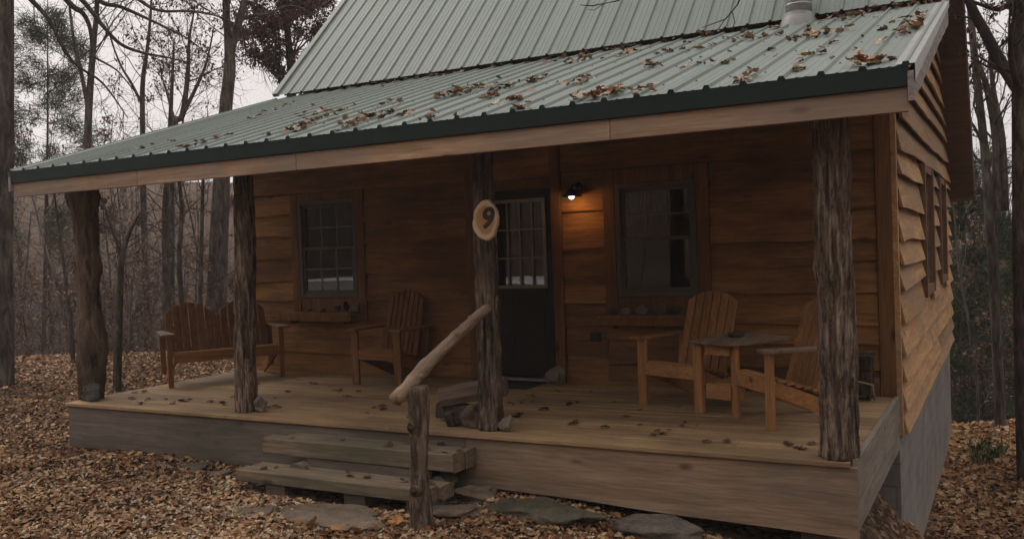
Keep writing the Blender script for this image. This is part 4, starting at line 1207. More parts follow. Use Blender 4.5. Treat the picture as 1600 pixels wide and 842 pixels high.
for i, p in enumerate(good):
    rot = (slope_a + rr.gauss(0, .20), rr.gauss(0, .24), rr.uniform(0, 6.28)); s = rr.uniform(.5, 1.1)
    lift = .02 if abs(rot[1]) > .4 else .0
    if i < 215:
        leaf(rr.choice(RL), (p.x, p.y, p.z + lift), rot, s, 'curled tan oak leaf lying on the green porch roof', 'dead leaves on the porch roof')
    else:
        me = rr.choice(RL); Mx = Matrix.LocRotScale(Vector((p.x, p.y, p.z + lift)), Matrix.Rotation(rot[2], 3, 'Z').to_euler() if 0 else __import__('mathutils').Euler(rot), Vector((s, s, s)))
        b = len(V_); V_ += [tuple(Mx @ v.co) for v in me.vertices]; F_ += [tuple(b + j for j in q.vertices) for q in me.polygons]
if V_:
    lm = bpy.data.meshes.new('roof_leaf_litter'); lm.from_pydata(V_, [], F_)
    lm.materials.append(leafmat('roof_litter_leaf', [(0, (.10, .055, .035)), (.3, (.22, .125, .08)), (.55, (.34, .22, .145)), (1, (.46, .33, .21))])); lm.update()
    tag(link(bpy.data.objects.new('roof_leaf_litter', lm)), 'smaller dead leaves drifted over the upper porch roof', 'leaf litter', kind='stuff')
dl_px = [(240, 625, 4), (290, 627, 3), (270, 630, 2), (205, 622, 2), (330, 628, 3), (350, 632, 2), (365, 620, 2), (420, 636, 4), (225, 612, 2), (520, 610, 2), (545, 620, 2), (560, 612, 1), (600, 640, 2), (585, 637, 2), (640, 652, 2), (450, 612, 1), (430, 622, 1),
         (800, 632, 3), (820, 625, 2), (835, 620, 2), (812, 648, 3), (850, 640, 2), (890, 632, 2), (870, 612, 1), (925, 612, 1), (900, 660, 2), (895, 663, 1), (945, 668, 1), (1030, 677, 3), (1045, 672, 2), (1020, 680, 1), (1135, 690, 2), (1230, 693, 2), (1250, 700, 2), (1268, 694, 1), (1000, 640, 1), (980, 650, 1), (490, 600, 1), (400, 600, 1), (1000, 664, 1), (1070, 660, 1), (960, 628, 1)]
for (px, py, n) in dl_px:
    c = on_z(px, py, .003)
    for k in range(n):
        x = c.x + rr.gauss(0, .07) * (k > 0); y = c.y + rr.gauss(0, .07) * (k > 0)
        x = min(max(x, XL + .1), XR - .1); y = min(max(y, 5.97), 8.3)
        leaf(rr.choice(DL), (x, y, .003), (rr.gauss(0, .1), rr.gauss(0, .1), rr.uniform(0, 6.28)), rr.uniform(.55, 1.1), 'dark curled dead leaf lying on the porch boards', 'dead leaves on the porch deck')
for (x0, x1, y0, y1, z) in ((-5.4, -3.6, 5.70, 5.92, -.099), (-5.4, -3.6, 5.40, 5.64, -.299)):
    for k in range(11):
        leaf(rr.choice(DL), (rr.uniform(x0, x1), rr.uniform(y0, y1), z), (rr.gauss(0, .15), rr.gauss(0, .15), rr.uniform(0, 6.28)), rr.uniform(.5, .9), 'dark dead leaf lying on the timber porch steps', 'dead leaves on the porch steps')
for i, (px, py, lb) in enumerate(((488, 822, 'orange brown leaf lying on the gravel before the flagstone'), (530, 832, 'long pale tan leaf lying beside the orange leaf'), (560, 836, 'upright yellow tan leaf near the bottom of the view'), (620, 818, 'tan leaf on gravel just left of the newel post'), (1200, 828, 'reddish leaf in the dark gap under the rim board'))):
    p = on_z(px, py, -.5); g = ground_z(p.x, p.y); p = on_z(px, py, g + .02)
    leaf(OL[i % 3], (p.x, p.y, ground_z(p.x, p.y) + .03), (rr.gauss(0, .4), rr.gauss(-.3, .3), rr.uniform(0, 6)), rr.uniform(.9, 1.3), lb, None)

# ground litter: thousands of curled leaves and a patch of gravel, one object each
rng = np.random.default_rng(4)
def scatter_leaves(n, sampler, smin, smax):
    P = sampler(n); n = len(P)
    L = rng.uniform(smin, smax, n) * rng.choice([.6, 1, 1, 1.25], n); Wd = L * rng.uniform(.28, .5, n); cu = rng.uniform(.0, .55, n) * Wd; be = rng.uniform(-.15, .35, n) * L
    base = np.zeros((n, 6, 3))
    base[:, 0] = np.stack([-L / 2, 0 * L, be], 1); base[:, 1] = np.stack([-L * .1, -Wd, cu], 1); base[:, 2] = np.stack([L * .25, -Wd * .8, cu], 1)
    base[:, 3] = np.stack([L / 2, 0 * L, be], 1); base[:, 4] = np.stack([L * .25, Wd * .8, cu * rng.uniform(.2, 1, n)], 1); base[:, 5] = np.stack([-L * .1, Wd, cu], 1)
    yaw = rng.uniform(0, 6.283, n); pt = rng.normal(0, .38, n); rl = rng.normal(0, .38, n)
    cy, sy = np.cos(yaw), np.sin(yaw); cp, sp_ = np.cos(pt), np.sin(pt); cr, sr = np.cos(rl), np.sin(rl)
    x, y, z = base[..., 0], base[..., 1], base[..., 2]
    y, z = y * cr[:, None] - z * sr[:, None], y * sr[:, None] + z * cr[:, None]
    x, z = x * cp[:, None] + z * sp_[:, None], -x * sp_[:, None] + z * cp[:, None]
    x, y = x * cy[:, None] - y * sy[:, None], x * sy[:, None] + y * cy[:, None]
    V = np.stack([x, y, z], -1) + P[:, None, :]
    I = np.arange(n)[:, None] * 6
    F = np.concatenate([I + np.array([0, 1, 2, 3]), I + np.array([0, 3, 4, 5])], 0)
    return V.reshape(-1, 3), F
def blocked(x, y):
    return (XL < x < XR + .01 and 5.97 < y < YB) or (-5.6 < x < -3.45 and 5.34 < y < 6.0)
def yard_sampler(n):
    out = []
    while len(out) < n:
        # denser close to the camera, in the part of the yard that is seen
        t = rng.random(); d = 3.2 + 17 * t ** 1.6
        a = rng.uniform(-1.12, .16)
        x = d * math.sin(a); y = d * math.cos(a)
        if blocked(x, y): continue
        out.append((x, y, ground_z(x, y) + .004 + rng.random() * .022))
    return np.array(out)
V1, F1 = scatter_leaves(150000, yard_sampler, .022, .056)
def right_sampler(n):
    out = []
    while len(out) < n:
        x = rng.uniform(-.85, 1.0); y = rng.uniform(8.6, 17.5)
        if math.hypot(x - .1, y - 15.6) < 2.4 and rng.random() < .72: continue
        out.append((x, y, ground_z(x, y) + .004 + rng.random() * .03))
    return np.array(out)
V2, F2 = scatter_leaves(11000, right_sampler, .05, .10)
lit = np_mesh('leaf_litter', np.concatenate([V1, V2]), np.concatenate([F1, F2 + len(V1)]), M['litter'])
tag(link(bpy.data.objects.new('leaf_litter', lit)), 'brown fallen leaves covering the yard around the cabin', 'leaf litter', kind='stuff')
def gravel_patch(n):
    base = np.array([(1, 0, 0), (-1, 0, 0), (0, 1, 0), (0, -1, 0), (0, 0, 1), (0, 0, -1)], float)
    oc = np.array([(0, 2, 4), (2, 1, 4), (1, 3, 4), (3, 0, 4), (2, 0, 5), (1, 2, 5), (3, 1, 5), (0, 3, 5)])
    pts = []
    while len(pts) < n:
        x = rng.normal(-4.6, 1.25); y = rng.normal(4.7, .55)
        if blocked(x, y) or y > 6.05: continue
        pts.append((x, y, ground_z(x, y) + .006))
    P = np.array(pts); s = rng.uniform(.008, .022, n) * rng.choice([1, 1, 1.5], n)
    V = base[None] * (s[:, None, None] * rng.uniform(.55, 1.25, (n, 6, 1))) * np.array([1, 1, .6])
    yaw = rng.uniform(0, 6.283, n); c, si = np.cos(yaw)[:, None], np.sin(yaw)[:, None]
    X = V[..., 0] * c - V[..., 1] * si; Y = V[..., 0] * si + V[..., 1] * c
    V = np.stack([X, Y, V[..., 2]], -1) + P[:, None]
    F = (np.arange(n)[:, None, None] * 6 + oc[None]).reshape(-1, 3)
    return V.reshape(-1, 3), F
gv, gf = gravel_patch(17000)
tag(link(bpy.data.objects.new('gravel', np_mesh('gravel', gv, gf, M['gravel']))), 'pale pea gravel in front of the steps', 'gravel', kind='stuff')

# ------------------------------------------------------------------ trees
def tubes_np(lines, sides):
    """list of (pts(list of Vector), radii) -> verts, quads"""
    Vs, Fs, off = [], [], 0
    for pts, rad in lines:
        n = sides(rad[0]); m = len(pts)
        Pn = np.array([tuple(p) for p in pts]); T = np.gradient(Pn, axis=0); T /= np.linalg.norm(T, axis=1)[:, None] + 1e-9
        ref = np.array([1, 0, 0.]) if abs(T[0, 0]) < .8 else np.array([0, 1., 0])
        S = ref[None] - T * (T @ ref)[:, None]; S /= np.linalg.norm(S, axis=1)[:, None] + 1e-9
        U = np.cross(T, S); a = np.arange(n) * 2 * np.pi / n
        Rr = np.array(rad)[:, None, None]
        V = Pn[:, None] + Rr * (S[:, None] * np.cos(a)[None, :, None] + U[:, None] * np.sin(a)[None, :, None])
        Vs.append(V.reshape(-1, 3))
        i = np.arange(m - 1)[:, None] * n; k = np.arange(n)[None]; k2 = (k + 1) % n
        Fs.append(np.stack([i + k, i + k2, i + n + k2, i + n + k], -1).reshape(-1, 4) + off); off += m * n
    return np.concatenate(Vs), np.concatenate(Fs)

def branch(rr, p0, d0, L, r0, seg, droop=0.0, wander=.25, up=.0, rend=.25):
    pts = [Vector(p0)]; rad = [r0]; d = Vector(d0).normalized()
    for i in range(seg):
        d = (d + Vector((rr.gauss(0, wander), rr.gauss(0, wander), rr.gauss(0, wander) * .7 + up - droop))).normalized()
        pts.append(pts[-1] + d * (L / seg)); rad.append(r0 * (1 - (1 - rend) * (i + 1) / seg))
    return pts, rad

def at_line(line, t):
    pts, rad = line; f = t * (len(pts) - 1); i = min(int(f), len(pts) - 2); u = f - i
    return pts[i].lerp(pts[i + 1], u), (pts[i + 1] - pts[i]).normalized(), rad[i] * (1 - u) + rad[i + 1] * u

def side_dir(rr, d, ang, az=None):
    az = rr.uniform(0, 6.283) if az is None else az
    ref = Vector((1, 0, 0)) if abs(d.x) < .8 else Vector((0, 1, 0))
    s = (ref - d * ref.dot(d)).normalized(); u = d.cross(s)
    return d * math.cos(ang) + (s * math.cos(az) + u * math.sin(az)) * math.sin(ang)

def bare_tree(seed, H, r0, first=.35, nl=12, ns=5, nt=4, lean=(0, 0), fork=None, wander=.06, leaves=0, leaf_from=0.0, limb_len=.42, droop=.0):
    rr = random.Random(seed)
    trunk = [branch(rr, (0, 0, -.3), (lean[0], lean[1], 1), H, r0, 14, wander=wander, up=.05, rend=.22)]
    stems = [trunk[0]]
    if fork:
        p, d, r = at_line(trunk[0], fork)
        f2 = branch(rr, p, side_dir(rr, d, R(22)), H * (1 - fork) * .95, r * .8, 10, wander=wander, up=.06, rend=.2); trunk.append(f2); stems.append(f2)
    br = []; tips = []
    for st in stems:
        for i in range(nl):
            t = first + (1 - first) * (i + rr.random()) / nl
            if st is not stems[0]: t = (i + rr.random()) / nl
            p, d, r = at_line(st, min(.985, t))
            L = H * limb_len * (1.08 - t) * rr.uniform(.6, 1.15)
            lb = branch(rr, p, side_dir(rr, d, R(rr.uniform(35, 68))), L, max(.007, r * rr.uniform(.28, .5)), 6, wander=.16, up=.09 - droop)
            br.append(lb)
            for j in range(ns):
                p2, d2, r2 = at_line(lb, rr.uniform(.25, 1.0)); L2 = L * rr.uniform(.22, .5)
                sb = branch(rr, p2, side_dir(rr, d2, R(rr.uniform(25, 60))), L2, max(.005, r2 * .6), 4, wander=.2, up=.05 - droop)
                br.append(sb)
                for k in range(nt):
                    p3, d3, r3 = at_line(sb, rr.uniform(.2, 1.0))
                    tw = branch(rr, p3, side_dir(rr, d3, R(rr.uniform(25, 65))), L2 * rr.uniform(.3, .7), max(.0035, r3 * .6), 3, wander=.25, up=.03)
                    br.append(tw); tips.append(tw)
                if nt == 0: tips.append(sb)
    lv = None
    if leaves and tips:
        lv = foliage(rr, tips, leaves, .10)
    return trunk, br, lv

def foliage(rr, tips, n, size, hang=.6):
    g = np.random.default_rng(rr.randrange(10 ** 6)); C = []
    for _ in range(n):
        p, d, r = at_line(rr.choice(tips), rr.uniform(.1, 1)); C.append(tuple(p))
    C = np.array(C) + g.normal(0, .05, (n, 3)); L = size * g.uniform(.6, 1.3, n); W = L * g.uniform(.3, .5, n)
    a = g.uniform(0, 6.283, n); el = -hang + g.normal(0, .6, n)
    D = np.stack([np.cos(a) * np.cos(el), np.sin(a) * np.cos(el), np.sin(el)], 1); Rn = g.normal(0, 1, (n, 3)); S = np.cross(D, Rn); S /= np.linalg.norm(S, axis=1)[:, None] + 1e-9
    V = np.stack([C, C + D * (L * .5)[:, None] + S * (W * .5)[:, None], C + D * L[:, None], C + D * (L * .5)[:, None] - S * (W * .5)[:, None]], 1)
    return V.reshape(-1, 3), np.arange(4 * n).reshape(n, 4)

def pine_tree(seed, H, r0, first=.15, whorls=16, blen=.24, tufts=14, blades=14):
    rr = random.Random(seed); g = np.random.default_rng(seed)
    trunk = [branch(rr, (0, 0, -.3), (0, 0, 1), H, r0, 14, wander=.015, up=.05, rend=.12)]
    br = []; C = []; Dd = []
    for w in range(whorls):
        t = first + (.97 - first) * w / whorls; k = rr.randrange(3, 6)
        for j in range(k):
            p, d, r = at_line(trunk[0], min(.99, t + rr.uniform(-.01, .01)))
            L = H * blen * (1.12 - t) * rr.uniform(.55, 1.1)
            lb = branch(rr, p, side_dir(rr, d, R(rr.uniform(66, 92)), j * 6.283 / k + rr.uniform(-.5, .5)), L, max(.008, r * .25), 6, wander=.09, up=.02)
            br.append(lb)
            for q in range(4):
                p2, d2, r2 = at_line(lb, rr.uniform(.3, .95)); sb = branch(rr, p2, side_dir(rr, d2, R(45)), L * .3, max(.005, r2 * .6), 3, wander=.15); br.append(sb)
                for z in range(tufts // 4 + 1):
                    p3, d3, _ = at_line(sb, rr.uniform(.3, 1)); C.append(tuple(p3)); Dd.append(tuple(d3))
            for z in range(tufts // 2):
                p3, d3, _ = at_line(lb, rr.uniform(.5, 1)); C.append(tuple(p3)); Dd.append(tuple(d3))
    C = np.repeat(np.array(C), blades, 0); Dd = np.repeat(np.array(Dd), blades, 0); n = len(C)
    D = Dd + g.normal(0, .55, (n, 3)); D /= np.linalg.norm(D, axis=1)[:, None]
    L = g.uniform(.10, .19, n); S = np.cross(D, g.normal(0, 1, (n, 3))); S /= np.linalg.norm(S, axis=1)[:, None] + 1e-9
    C = C + g.normal(0, .11, (n, 3)); W = .0075
    V = np.stack([C - S * W, C + S * W, C + D * L[:, None] + S * W * .4, C + D * L[:, None] - S * W * .4], 1)
    return trunk, br, (V.reshape(-1, 3), np.arange(4 * n).reshape(n, 4))

def sides(r): return 10 if r > .09 else 7 if r > .04 else 4 if r > .015 else 3
def tree_meshes(parts, barkm, leafm):
    trunk, br, lv = parts
    tv, tf = tubes_np(trunk, lambda r: 14 if r > .1 else 10)
    mt = np_mesh('trunk', tv, tf, M[barkm], True)
    bv, bf = tubes_np(br, sides); mbm = np_mesh('branches', bv, bf, M['twigs'], True)
    ml = np_mesh('foliage', lv[0], lv[1], M[leafm]) if lv is not None else None
    return mt, mbm, ml
def put_tree(name, meshes, loc, rz, s, label, group):
    root = empty(name, loc, rz); root.scale = (s, s, s); tag(root, label, 'tree', group)
    for nm, me in zip(('trunk', 'branches', 'foliage'), meshes):
        if me is not None: link(bpy.data.objects.new(nm, me), root)
    return root
def base_at(px, dist, py=400):
    r = ray(px, py); h = Vector((r.x, r.y, 0)).normalized() * dist; return Vector((h.x, h.y, ground_z(h.x, h.y)))

def px_at(px, py, dist):
    r = ray(px, py); k = dist / math.hypot(r.x, r.y); return CAM + r * k
def smooth_line(pts, rad, sub=5):
    out, ro = [], []
    n = len(pts)
    for i in range(n - 1):
        p0, p1, p2, p3 = pts[max(i - 1, 0)], pts[i], pts[i + 1], pts[min(i + 2, n - 1)]
        for k in range(sub):
            t = k / sub
            out.append(.5 * ((2 * p1) + (p2 - p0) * t + (2 * p0 - 5 * p1 + 4 * p2 - p3) * t * t + (3 * p1 - p0 - 3 * p2 + p3) * t ** 3)); ro.append(rad[i] + (rad[i + 1] - rad[i]) * t)
    out.append(pts[-1]); ro.append(rad[-1])
    return out, ro
def stem_tree(seed, dist, stems, limbs=(), nl=10, ns=5, nt=4, ll=2.6, first=.5, leaves=0, rlimb=.35):
    """tree whose stems follow given lines of sight at its own distance; the first stem starts at the ground"""
    rr = random.Random(seed); lines = []
    base = None; o = None
    for pts, rad in list(stems) + list(limbs):
        P = [px_at(a, b, dist + (c[0] if c else 0)) for a, b, *c in pts]
        if base is None:
            base = Vector((P[0].x, P[0].y, ground_z(P[0].x, P[0].y))); o = base; P[0] = base - Vector((0, 0, .3))
        lines.append(smooth_line([p - o for p in P], rad))
    trunk = lines[:len(stems)]; lim = lines[len(stems):]; br = list(lim); tips = []
    for si, st in enumerate(trunk + lim):
        isl = si >= len(trunk)
        for i in range(nl if not isl else max(4, nl // 2)):
            f0 = first if si == 0 else .15
            p, d, r = at_line(st, f0 + (.99 - f0) * (i + rr.random()) / (nl if not isl else max(4, nl // 2)))
            L = ll * rr.uniform(.5, 1.2) * (1 if not isl else .6)
            lb = branch(rr, p, side_dir(rr, d, R(rr.uniform(35, 70))), L, max(.008, r * rlimb * rr.uniform(.5, 1)), 7, wander=.16, up=.07); br.append(lb)
            for j in range(ns):
                p2, d2, r2 = at_line(lb, rr.uniform(.2, 1)); L2 = L * rr.uniform(.25, .5)
                sb = branch(rr, p2, side_dir(rr, d2, R(rr.uniform(25, 60))), L2, max(.005, r2 * .6), 4, wander=.2, up=.04); br.append(sb)
                for k in range(nt):
                    p3, d3, r3 = at_line(sb, rr.uniform(.15, 1))
                    tw = branch(rr, p3, side_dir(rr, d3, R(rr.uniform(25, 65))), L2 * rr.uniform(.3, .8), max(.0035, r3 * .6), 3, wander=.25, up=.02); br.append(tw); tips.append(tw)
    lv = foliage(rr, tips, leaves, .09) if leaves else None
    return (trunk, br, lv), base
GW = 'trees standing around the cabin'
pt = bare_tree
placed = []
def solo(name, parts, px, dist, label, rz=0, s=1.0, barkm='tree_bark', leafm='russet'):
    b = base_at(px, dist); placed.append(b)
    return put_tree(name, tree_meshes(parts, barkm, leafm), tuple(b), rz, s, label, GW)
def stem_solo(name, spec, label, barkm='tree_bark', leafm='russet'):
    parts, b = spec; placed.append(b)
    return put_tree(name, tree_meshes(parts, barkm, leafm), tuple(b), 0, 1, label, GW)
stem_solo('oak_tree', stem_tree(1, 14.5, [([(4, 592), (6, 420), (8, 250), (9, 80), (10, -120), (14, -420)], [.14, .118, .11, .105, .095, .06])],
    [([(10, -120), (60, -50), (110, 7), (129, 21), (140, 43), (143, 75), (141, 90)], [.06, .05, .042, .036, .03, .02, .012]),
     ([(10, -160), (90, -40), (134, 7), (158, 38), (188, 69), (224, 83), (262, 90), (300, 100)], [.055, .045, .036, .03, .026, .02, .014, .006]),
     ([(12, -200), (100, -60), (153, 0), (188, 11), (229, 29), (262, 45), (295, 62), (330, 90)], [.055, .045, .034, .028, .022, .018, .012, .005]),
     ([(12, -240), (140, -60), (217, 0), (250, 17), (300, 18), (347, 28), (390, 50)], [.05, .04, .028, .022, .018, .013, .005]),
     ([(10, -60), (40, -10), (75, 30), (112, 95), (160, 130), (200, 185)], [.05, .04, .03, .022, .016, .006])], nl=6, first=.75, ll=2.2), 'big dark trunk standing at the far left edge of the yard')
stem_solo('oak_tree', stem_tree(2, 22, [([(141, 600), (139, 400), (137, 235), (140, 150), (147, 60), (152, 0), (162, -250)], [.12, .095, .082, .075, .06, .05, .02]), ([(137, 165), (128, 120), (119, 80), (112, 40), (100, -80)], [.05, .045, .04, .032, .012])],
    [([(147, 90), (175, 105), (190, 118), (215, 150), (222, 165)], [.03, .024, .02, .015, .012]), ([(190, 118), (181, 130), (173, 135), (172, 142)], [.012, .01, .008, .004])], nl=8, ll=3.0, first=.55), 'slender forked bare tree left of the porch roof end')
stem_solo('maple_tree', stem_tree(3, 25, [([(227, 560), (225, 350), (223, 210), (223, 130), (231, 70), (236, 10), (240, -80)], [.095, .08, .068, .062, .045, .03, .012]), ([(223, 165), (205, 130), (190, 105), (176, 70), (165, 30)], [.04, .034, .028, .02, .01])], nl=9, ll=2.6, first=.5), 'thin straight bare tree above the left roof slope')
stem_solo('oak_tree', stem_tree(4, 20, [([(330, 620), (338, 480), (344, 330), (352, 180), (359, 105), (356, 50), (353, 0), (350, -200)], [.25, .205, .185, .135, .12, .082, .075, .035]), ([(359, 88), (366, 60), (376, 25), (387, -20), (398, -120)], [.09, .088, .08, .068, .04])],
    [([(378, 30), (395, 25), (420, 22), (450, 10), (480, 18), (520, 45)], [.05, .035, .028, .022, .014, .005])], nl=8, ll=3.2, first=.6, rlimb=.22), 'thick blue grey trunk forking beyond the bench')
stem_solo('oak_tree', stem_tree(5, 22, [([(446, 600), (450, 250), (456, 140), (452, 80), (446, 20), (440, -40)], [.16, .14, .11, .09, .06, .02])], nl=30, ns=6, ll=1.9, first=.30, leaves=30000), 'oak full of russet leaves beside the steep roof edge')
stem_solo('oak_tree', stem_tree(6, 21, [([(262, 560), (268, 240), (285, 180), (293, 120), (296, 60), (305, 10)], [.09, .08, .065, .05, .03, .012]), ([(283, 185), (305, 140), (322, 100), (335, 40)], [.05, .04, .028, .01]), ([(277, 205), (262, 150), (250, 110)], [.04, .025, .01])], nl=10, ll=1.7, first=.35, leaves=2300), 'branching young oak with clinging russet leaves')
solo('oak_tree', pt(7, 7.5, .05, .35, 12, 4, 4, leaves=1500, lean=(-.1, .1)), 200, 24, 'small oak holding a few dead leaves near the thin tree', .7)
solo('pine_tree', pine_tree(8, 12.5, .07, .50, 15, .30, 14, 16), 50, 25, 'pine with dark green needles at the upper left', 0, leafm='needles', barkm='tree_bark2')
stem_solo('maple_tree', stem_tree(9, 13.5, [([(180, 600), (185, 520), (188, 440), (190, 405), (200, 370), (212, 345), (222, 330)], [.062, .055, .045, .04, .028, .02, .010]), ([(190, 405), (183, 380), (172, 350), (160, 315)], [.028, .022, .016, .006])], [([(222, 338), (215, 350), (222, 350), (240, 352), (252, 362)], [.012, .012, .012, .01, .006])], nl=7, ll=.9, first=.3), 'crooked forked sapling just beyond the porch corner')
stem_solo('maple_tree', stem_tree(10, 17.5, [([(262, 600), (260, 450), (258, 340), (262, 270), (268, 150), (272, 60)], [.075, .068, .06, .052, .035, .012])], nl=10, ll=1.6, first=.3, nt=3), 'straight thin trunk seen between bench and corner post')
stem_solo('maple_tree', stem_tree(11, 16, [([(280, 600), (283, 480), (280, 400), (284, 330), (280, 260), (290, 150)], [.05, .045, .04, .034, .028, .01])], nl=10, ll=1.4, first=.2, nt=3), 'very thin wavy trunk left of the bench')
stem_solo('maple_tree', stem_tree(12, 16, [([(116, 600), (112, 520), (107, 470), (98, 400), (88, 330), (84, 280)], [.04, .036, .03, .025, .018, .008])], nl=9, ll=1.3, first=.2, leaves=260, nt=3), 'thin leaning sapling left of the gnarled post', leafm='tan')
stem_solo('maple_tree', stem_tree(31, 19, [([(310, 600), (313, 470), (316, 330), (318, 270), (325, 180)], [.05, .045, .038, .03, .012])], [([(372, 420), (350, 432), (330, 442), (300, 446)], [.018, .016, .012, .006])], nl=10, ll=1.5, first=.2, nt=3), 'thin pale trunk rising behind the bench back')
# right side
stem_solo('oak_tree', stem_tree(13, 13.6, [([(1614, 690), (1606, 480), (1603, 300), (1601, 120), (1600, -60), (1598, -400)], [.20, .17, .16, .15, .135, .08])],
    [([(1598, 150), (1583, 128), (1560, 92), (1538, 50), (1518, 12), (1500, -40)], [.09, .085, .078, .07, .062, .05]),
     ([(1600, 0), (1584, 3), (1562, 15), (1545, 12), (1520, 3), (1490, -10)], [.05, .042, .034, .028, .02, .01]),
     ([(1600, 110), (1580, 75), (1577, 40), (1580, 0)], [.02, .018, .015, .01])], nl=7, ll=1.6, first=.45, nt=3, leaves=500), 'massive dark trunk at the far right with a slanting limb')
stem_solo('oak_tree', stem_tree(14, 17, [([(1564, 650), (1553, 450), (1545, 330), (1538, 230), (1526, 120), (1516, 10), (1508, -150)], [.085, .075, .07, .065, .06, .052, .02]), ([(1560, 330), (1556, 220), (1545, 150), (1530, 100)], [.06, .062, .055, .03]), ([(1572, 330), (1566, 215), (1552, 140), (1546, 70)], [.05, .05, .04, .02])],
    [([(1540, 235), (1520, 195), (1505, 185), (1485, 175)], [.03, .022, .016, .006]), ([(1536, 140), (1518, 130), (1500, 128)], [.025, .02, .008])], nl=8, ll=1.5, first=.35, nt=3, leaves=700), 'leaning slim double trunk beside the soffit')
solo('pine_tree', pine_tree(15, 7.4, .09, .05, 20, .34, 18, 22), 1530, 22, 'low green pine just behind the concrete foundation', .3, leafm='needles', barkm='tree_bark2')
solo('pine_tree', pine_tree(16, 6.2, .08, .05, 18, .36, 18, 22), 1496, 25, 'smaller green pine half hidden by the cabin corner', 1.7, leafm='needles', barkm='tree_bark2')
solo('pine_tree', pine_tree(17, 7.5, .10, .08, 20, .30, 18, 22), 1588, 27, 'green pine behind the massive right hand trunk', 2.2, leafm='needles', barkm='tree_bark2')
stem_solo('maple_tree', stem_tree(18, 18.5, [([(1566, 660), (1560, 520), (1556, 400), (1552, 280), (1556, 200)], [.06, .055, .045, .035, .012])], nl=10, ll=1.3, first=.2, nt=3), 'thin dark sapling between pine and massive trunk')

# oak outside the right edge whose low limbs hang over the roof
def over_roof():
    rr = random.Random(9)
    trunk = [([Vector((0, 0, -.3)), Vector((0, 0, 1.5)), Vector((-.05, .1, 3.5)), Vector((-.1, .1, 5.2)), Vector((0, .2, 8)), Vector((.1, .1, 12))], [.26, .22, .2, .18, .13, .05])]
    br = []; o = Vector((3.2, 4.4, ground_z(3.2, 4.4)))
    limb = ([Vector((-.1, .1, 5.0)), Vector((-1.8, 1.0, 5.6)), Vector((-3.6, 1.9, 5.5)), Vector((-5.2, 2.5, 4.8))], [.09, .06, .04, .018]); br.append(limb)
    def world(*p): return Vector(p) - o
    tw1 = ([at_line(limb, .8)[0], world(-1.45, 6.45, 3.75), world(-1.60, 6.5, 3.22), world(-1.66, 6.5, 3.08), world(-1.75, 6.5, 2.99), world(-1.92, 6.5, 2.955)], [.02, .011, .008, .006, .005, .003]); br.append(tw1)
    br.append(([world(-1.70, 6.5, 3.03), world(-1.685, 6.5, 2.96), world(-1.715, 6.5, 2.88)], [.005, .004, .002])); br.append(([world(-1.76, 6.5, 2.985), world(-1.80, 6.5, 2.93), world(-1.93, 6.5, 2.87)], [.004, .0035, .002]))
    tw2 = ([limb[0][-1], world(-2.35, 6.6, 3.42), world(-2.60, 6.6, 3.28), world(-2.82, 6.6, 3.275), world(-2.93, 6.6, 3.30)], [.018, .009, .006, .005, .002]); br.append(tw2)
    br.append(([world(-2.72, 6.6, 3.275), world(-2.80, 6.6, 3.24), world(-2.86, 6.6, 3.25)], [.004, .003, .002]))
    for i in range(14):
        p, d, r = at_line(limb, rr.uniform(.2, .9)); b_ = branch(rr, p, (side_dir(rr, d, R(50)) + Vector((0, 0, .9))).normalized(), rr.uniform(1, 2), .02, 5, wander=.2, up=.1); br.append(b_)
    for i in range(8):
        p, d, r = at_line(trunk[0], rr.uniform(.6, 1)); br.append(branch(rr, p, side_dir(rr, d, R(55)), 3, .05, 6, wander=.15, up=.1))
    return (trunk, br, None), o
prt, o_ = over_roof()
put_tree('oak_tree', tree_meshes(prt, 'tree_bark', 'russet'), tuple(o_), 0, 1, 'oak whose bare drooping twigs hang in front of the roof', GW)

# the rest of the near wood: copies of a few kinds, each an object of its own
protos = [tree_meshes(bare_tree(40 + i, H, r, f, 11, 5, 3, fork=fk, leaves=lvn, lean=ln), 'tree_bark' if i % 2 else 'tree_bark2', lm_)
          for i, (H, r, f, fk, lvn, ln, lm_) in enumerate(((10.5, .075, .35, None, 0, (0, 0), 'tan'), (9, .06, .3, .45, 0, (.04, .02), 'tan'), (12, .095, .4, None, 0, (-.03, 0), 'tan'), (8, .05, .25, None, 900, (.03, 0), 'tan'), (6.5, .04, .25, None, 900, (0, .03), 'russet')))]
labs = ['tall bare grey trunked tree in the wood beyond the yard', 'forked bare tree in the wood beyond the yard', 'taller stouter bare tree in the wood beyond the yard', 'young tree with clinging tan leaves in the wood', 'small tree with russet dead leaves in the wood']
rr = random.Random(77); cnt = 0; tries = 0
while cnt < 60 and tries < 3000:
    tries += 1
    left = rr.random() < .72
    px = rr.uniform(-60, 560) if left else rr.uniform(1480, 1680); dist = rr.uniform(20, 42)
    b = base_at(px, dist)
    if any((b - q).length < 1.6 for q in placed): continue
    if XL - 2.5 < b.x < XR + .8 and 5 < b.y < YB + 2.5: continue
    if not left and dist < 20: continue
    placed.append(b); k = rr.randrange(5); cnt += 1
    sc_t = rr.uniform(.75, 1.15)
    if rr.random() < (.85 if left else .5): sc_t = min(sc_t, max(.3, (1.43 - b.z + dist * rr.uniform(.10, .16)) / (10.5, 9, 12, 8, 6.5)[k]))
    put_tree('oak_tree' if k in (0, 2, 4) else 'maple_tree', protos[k], tuple(b), rr.uniform(0, 6.28), sc_t, labs[k], 'bare ' + 'trees in the wood beyond the yard')

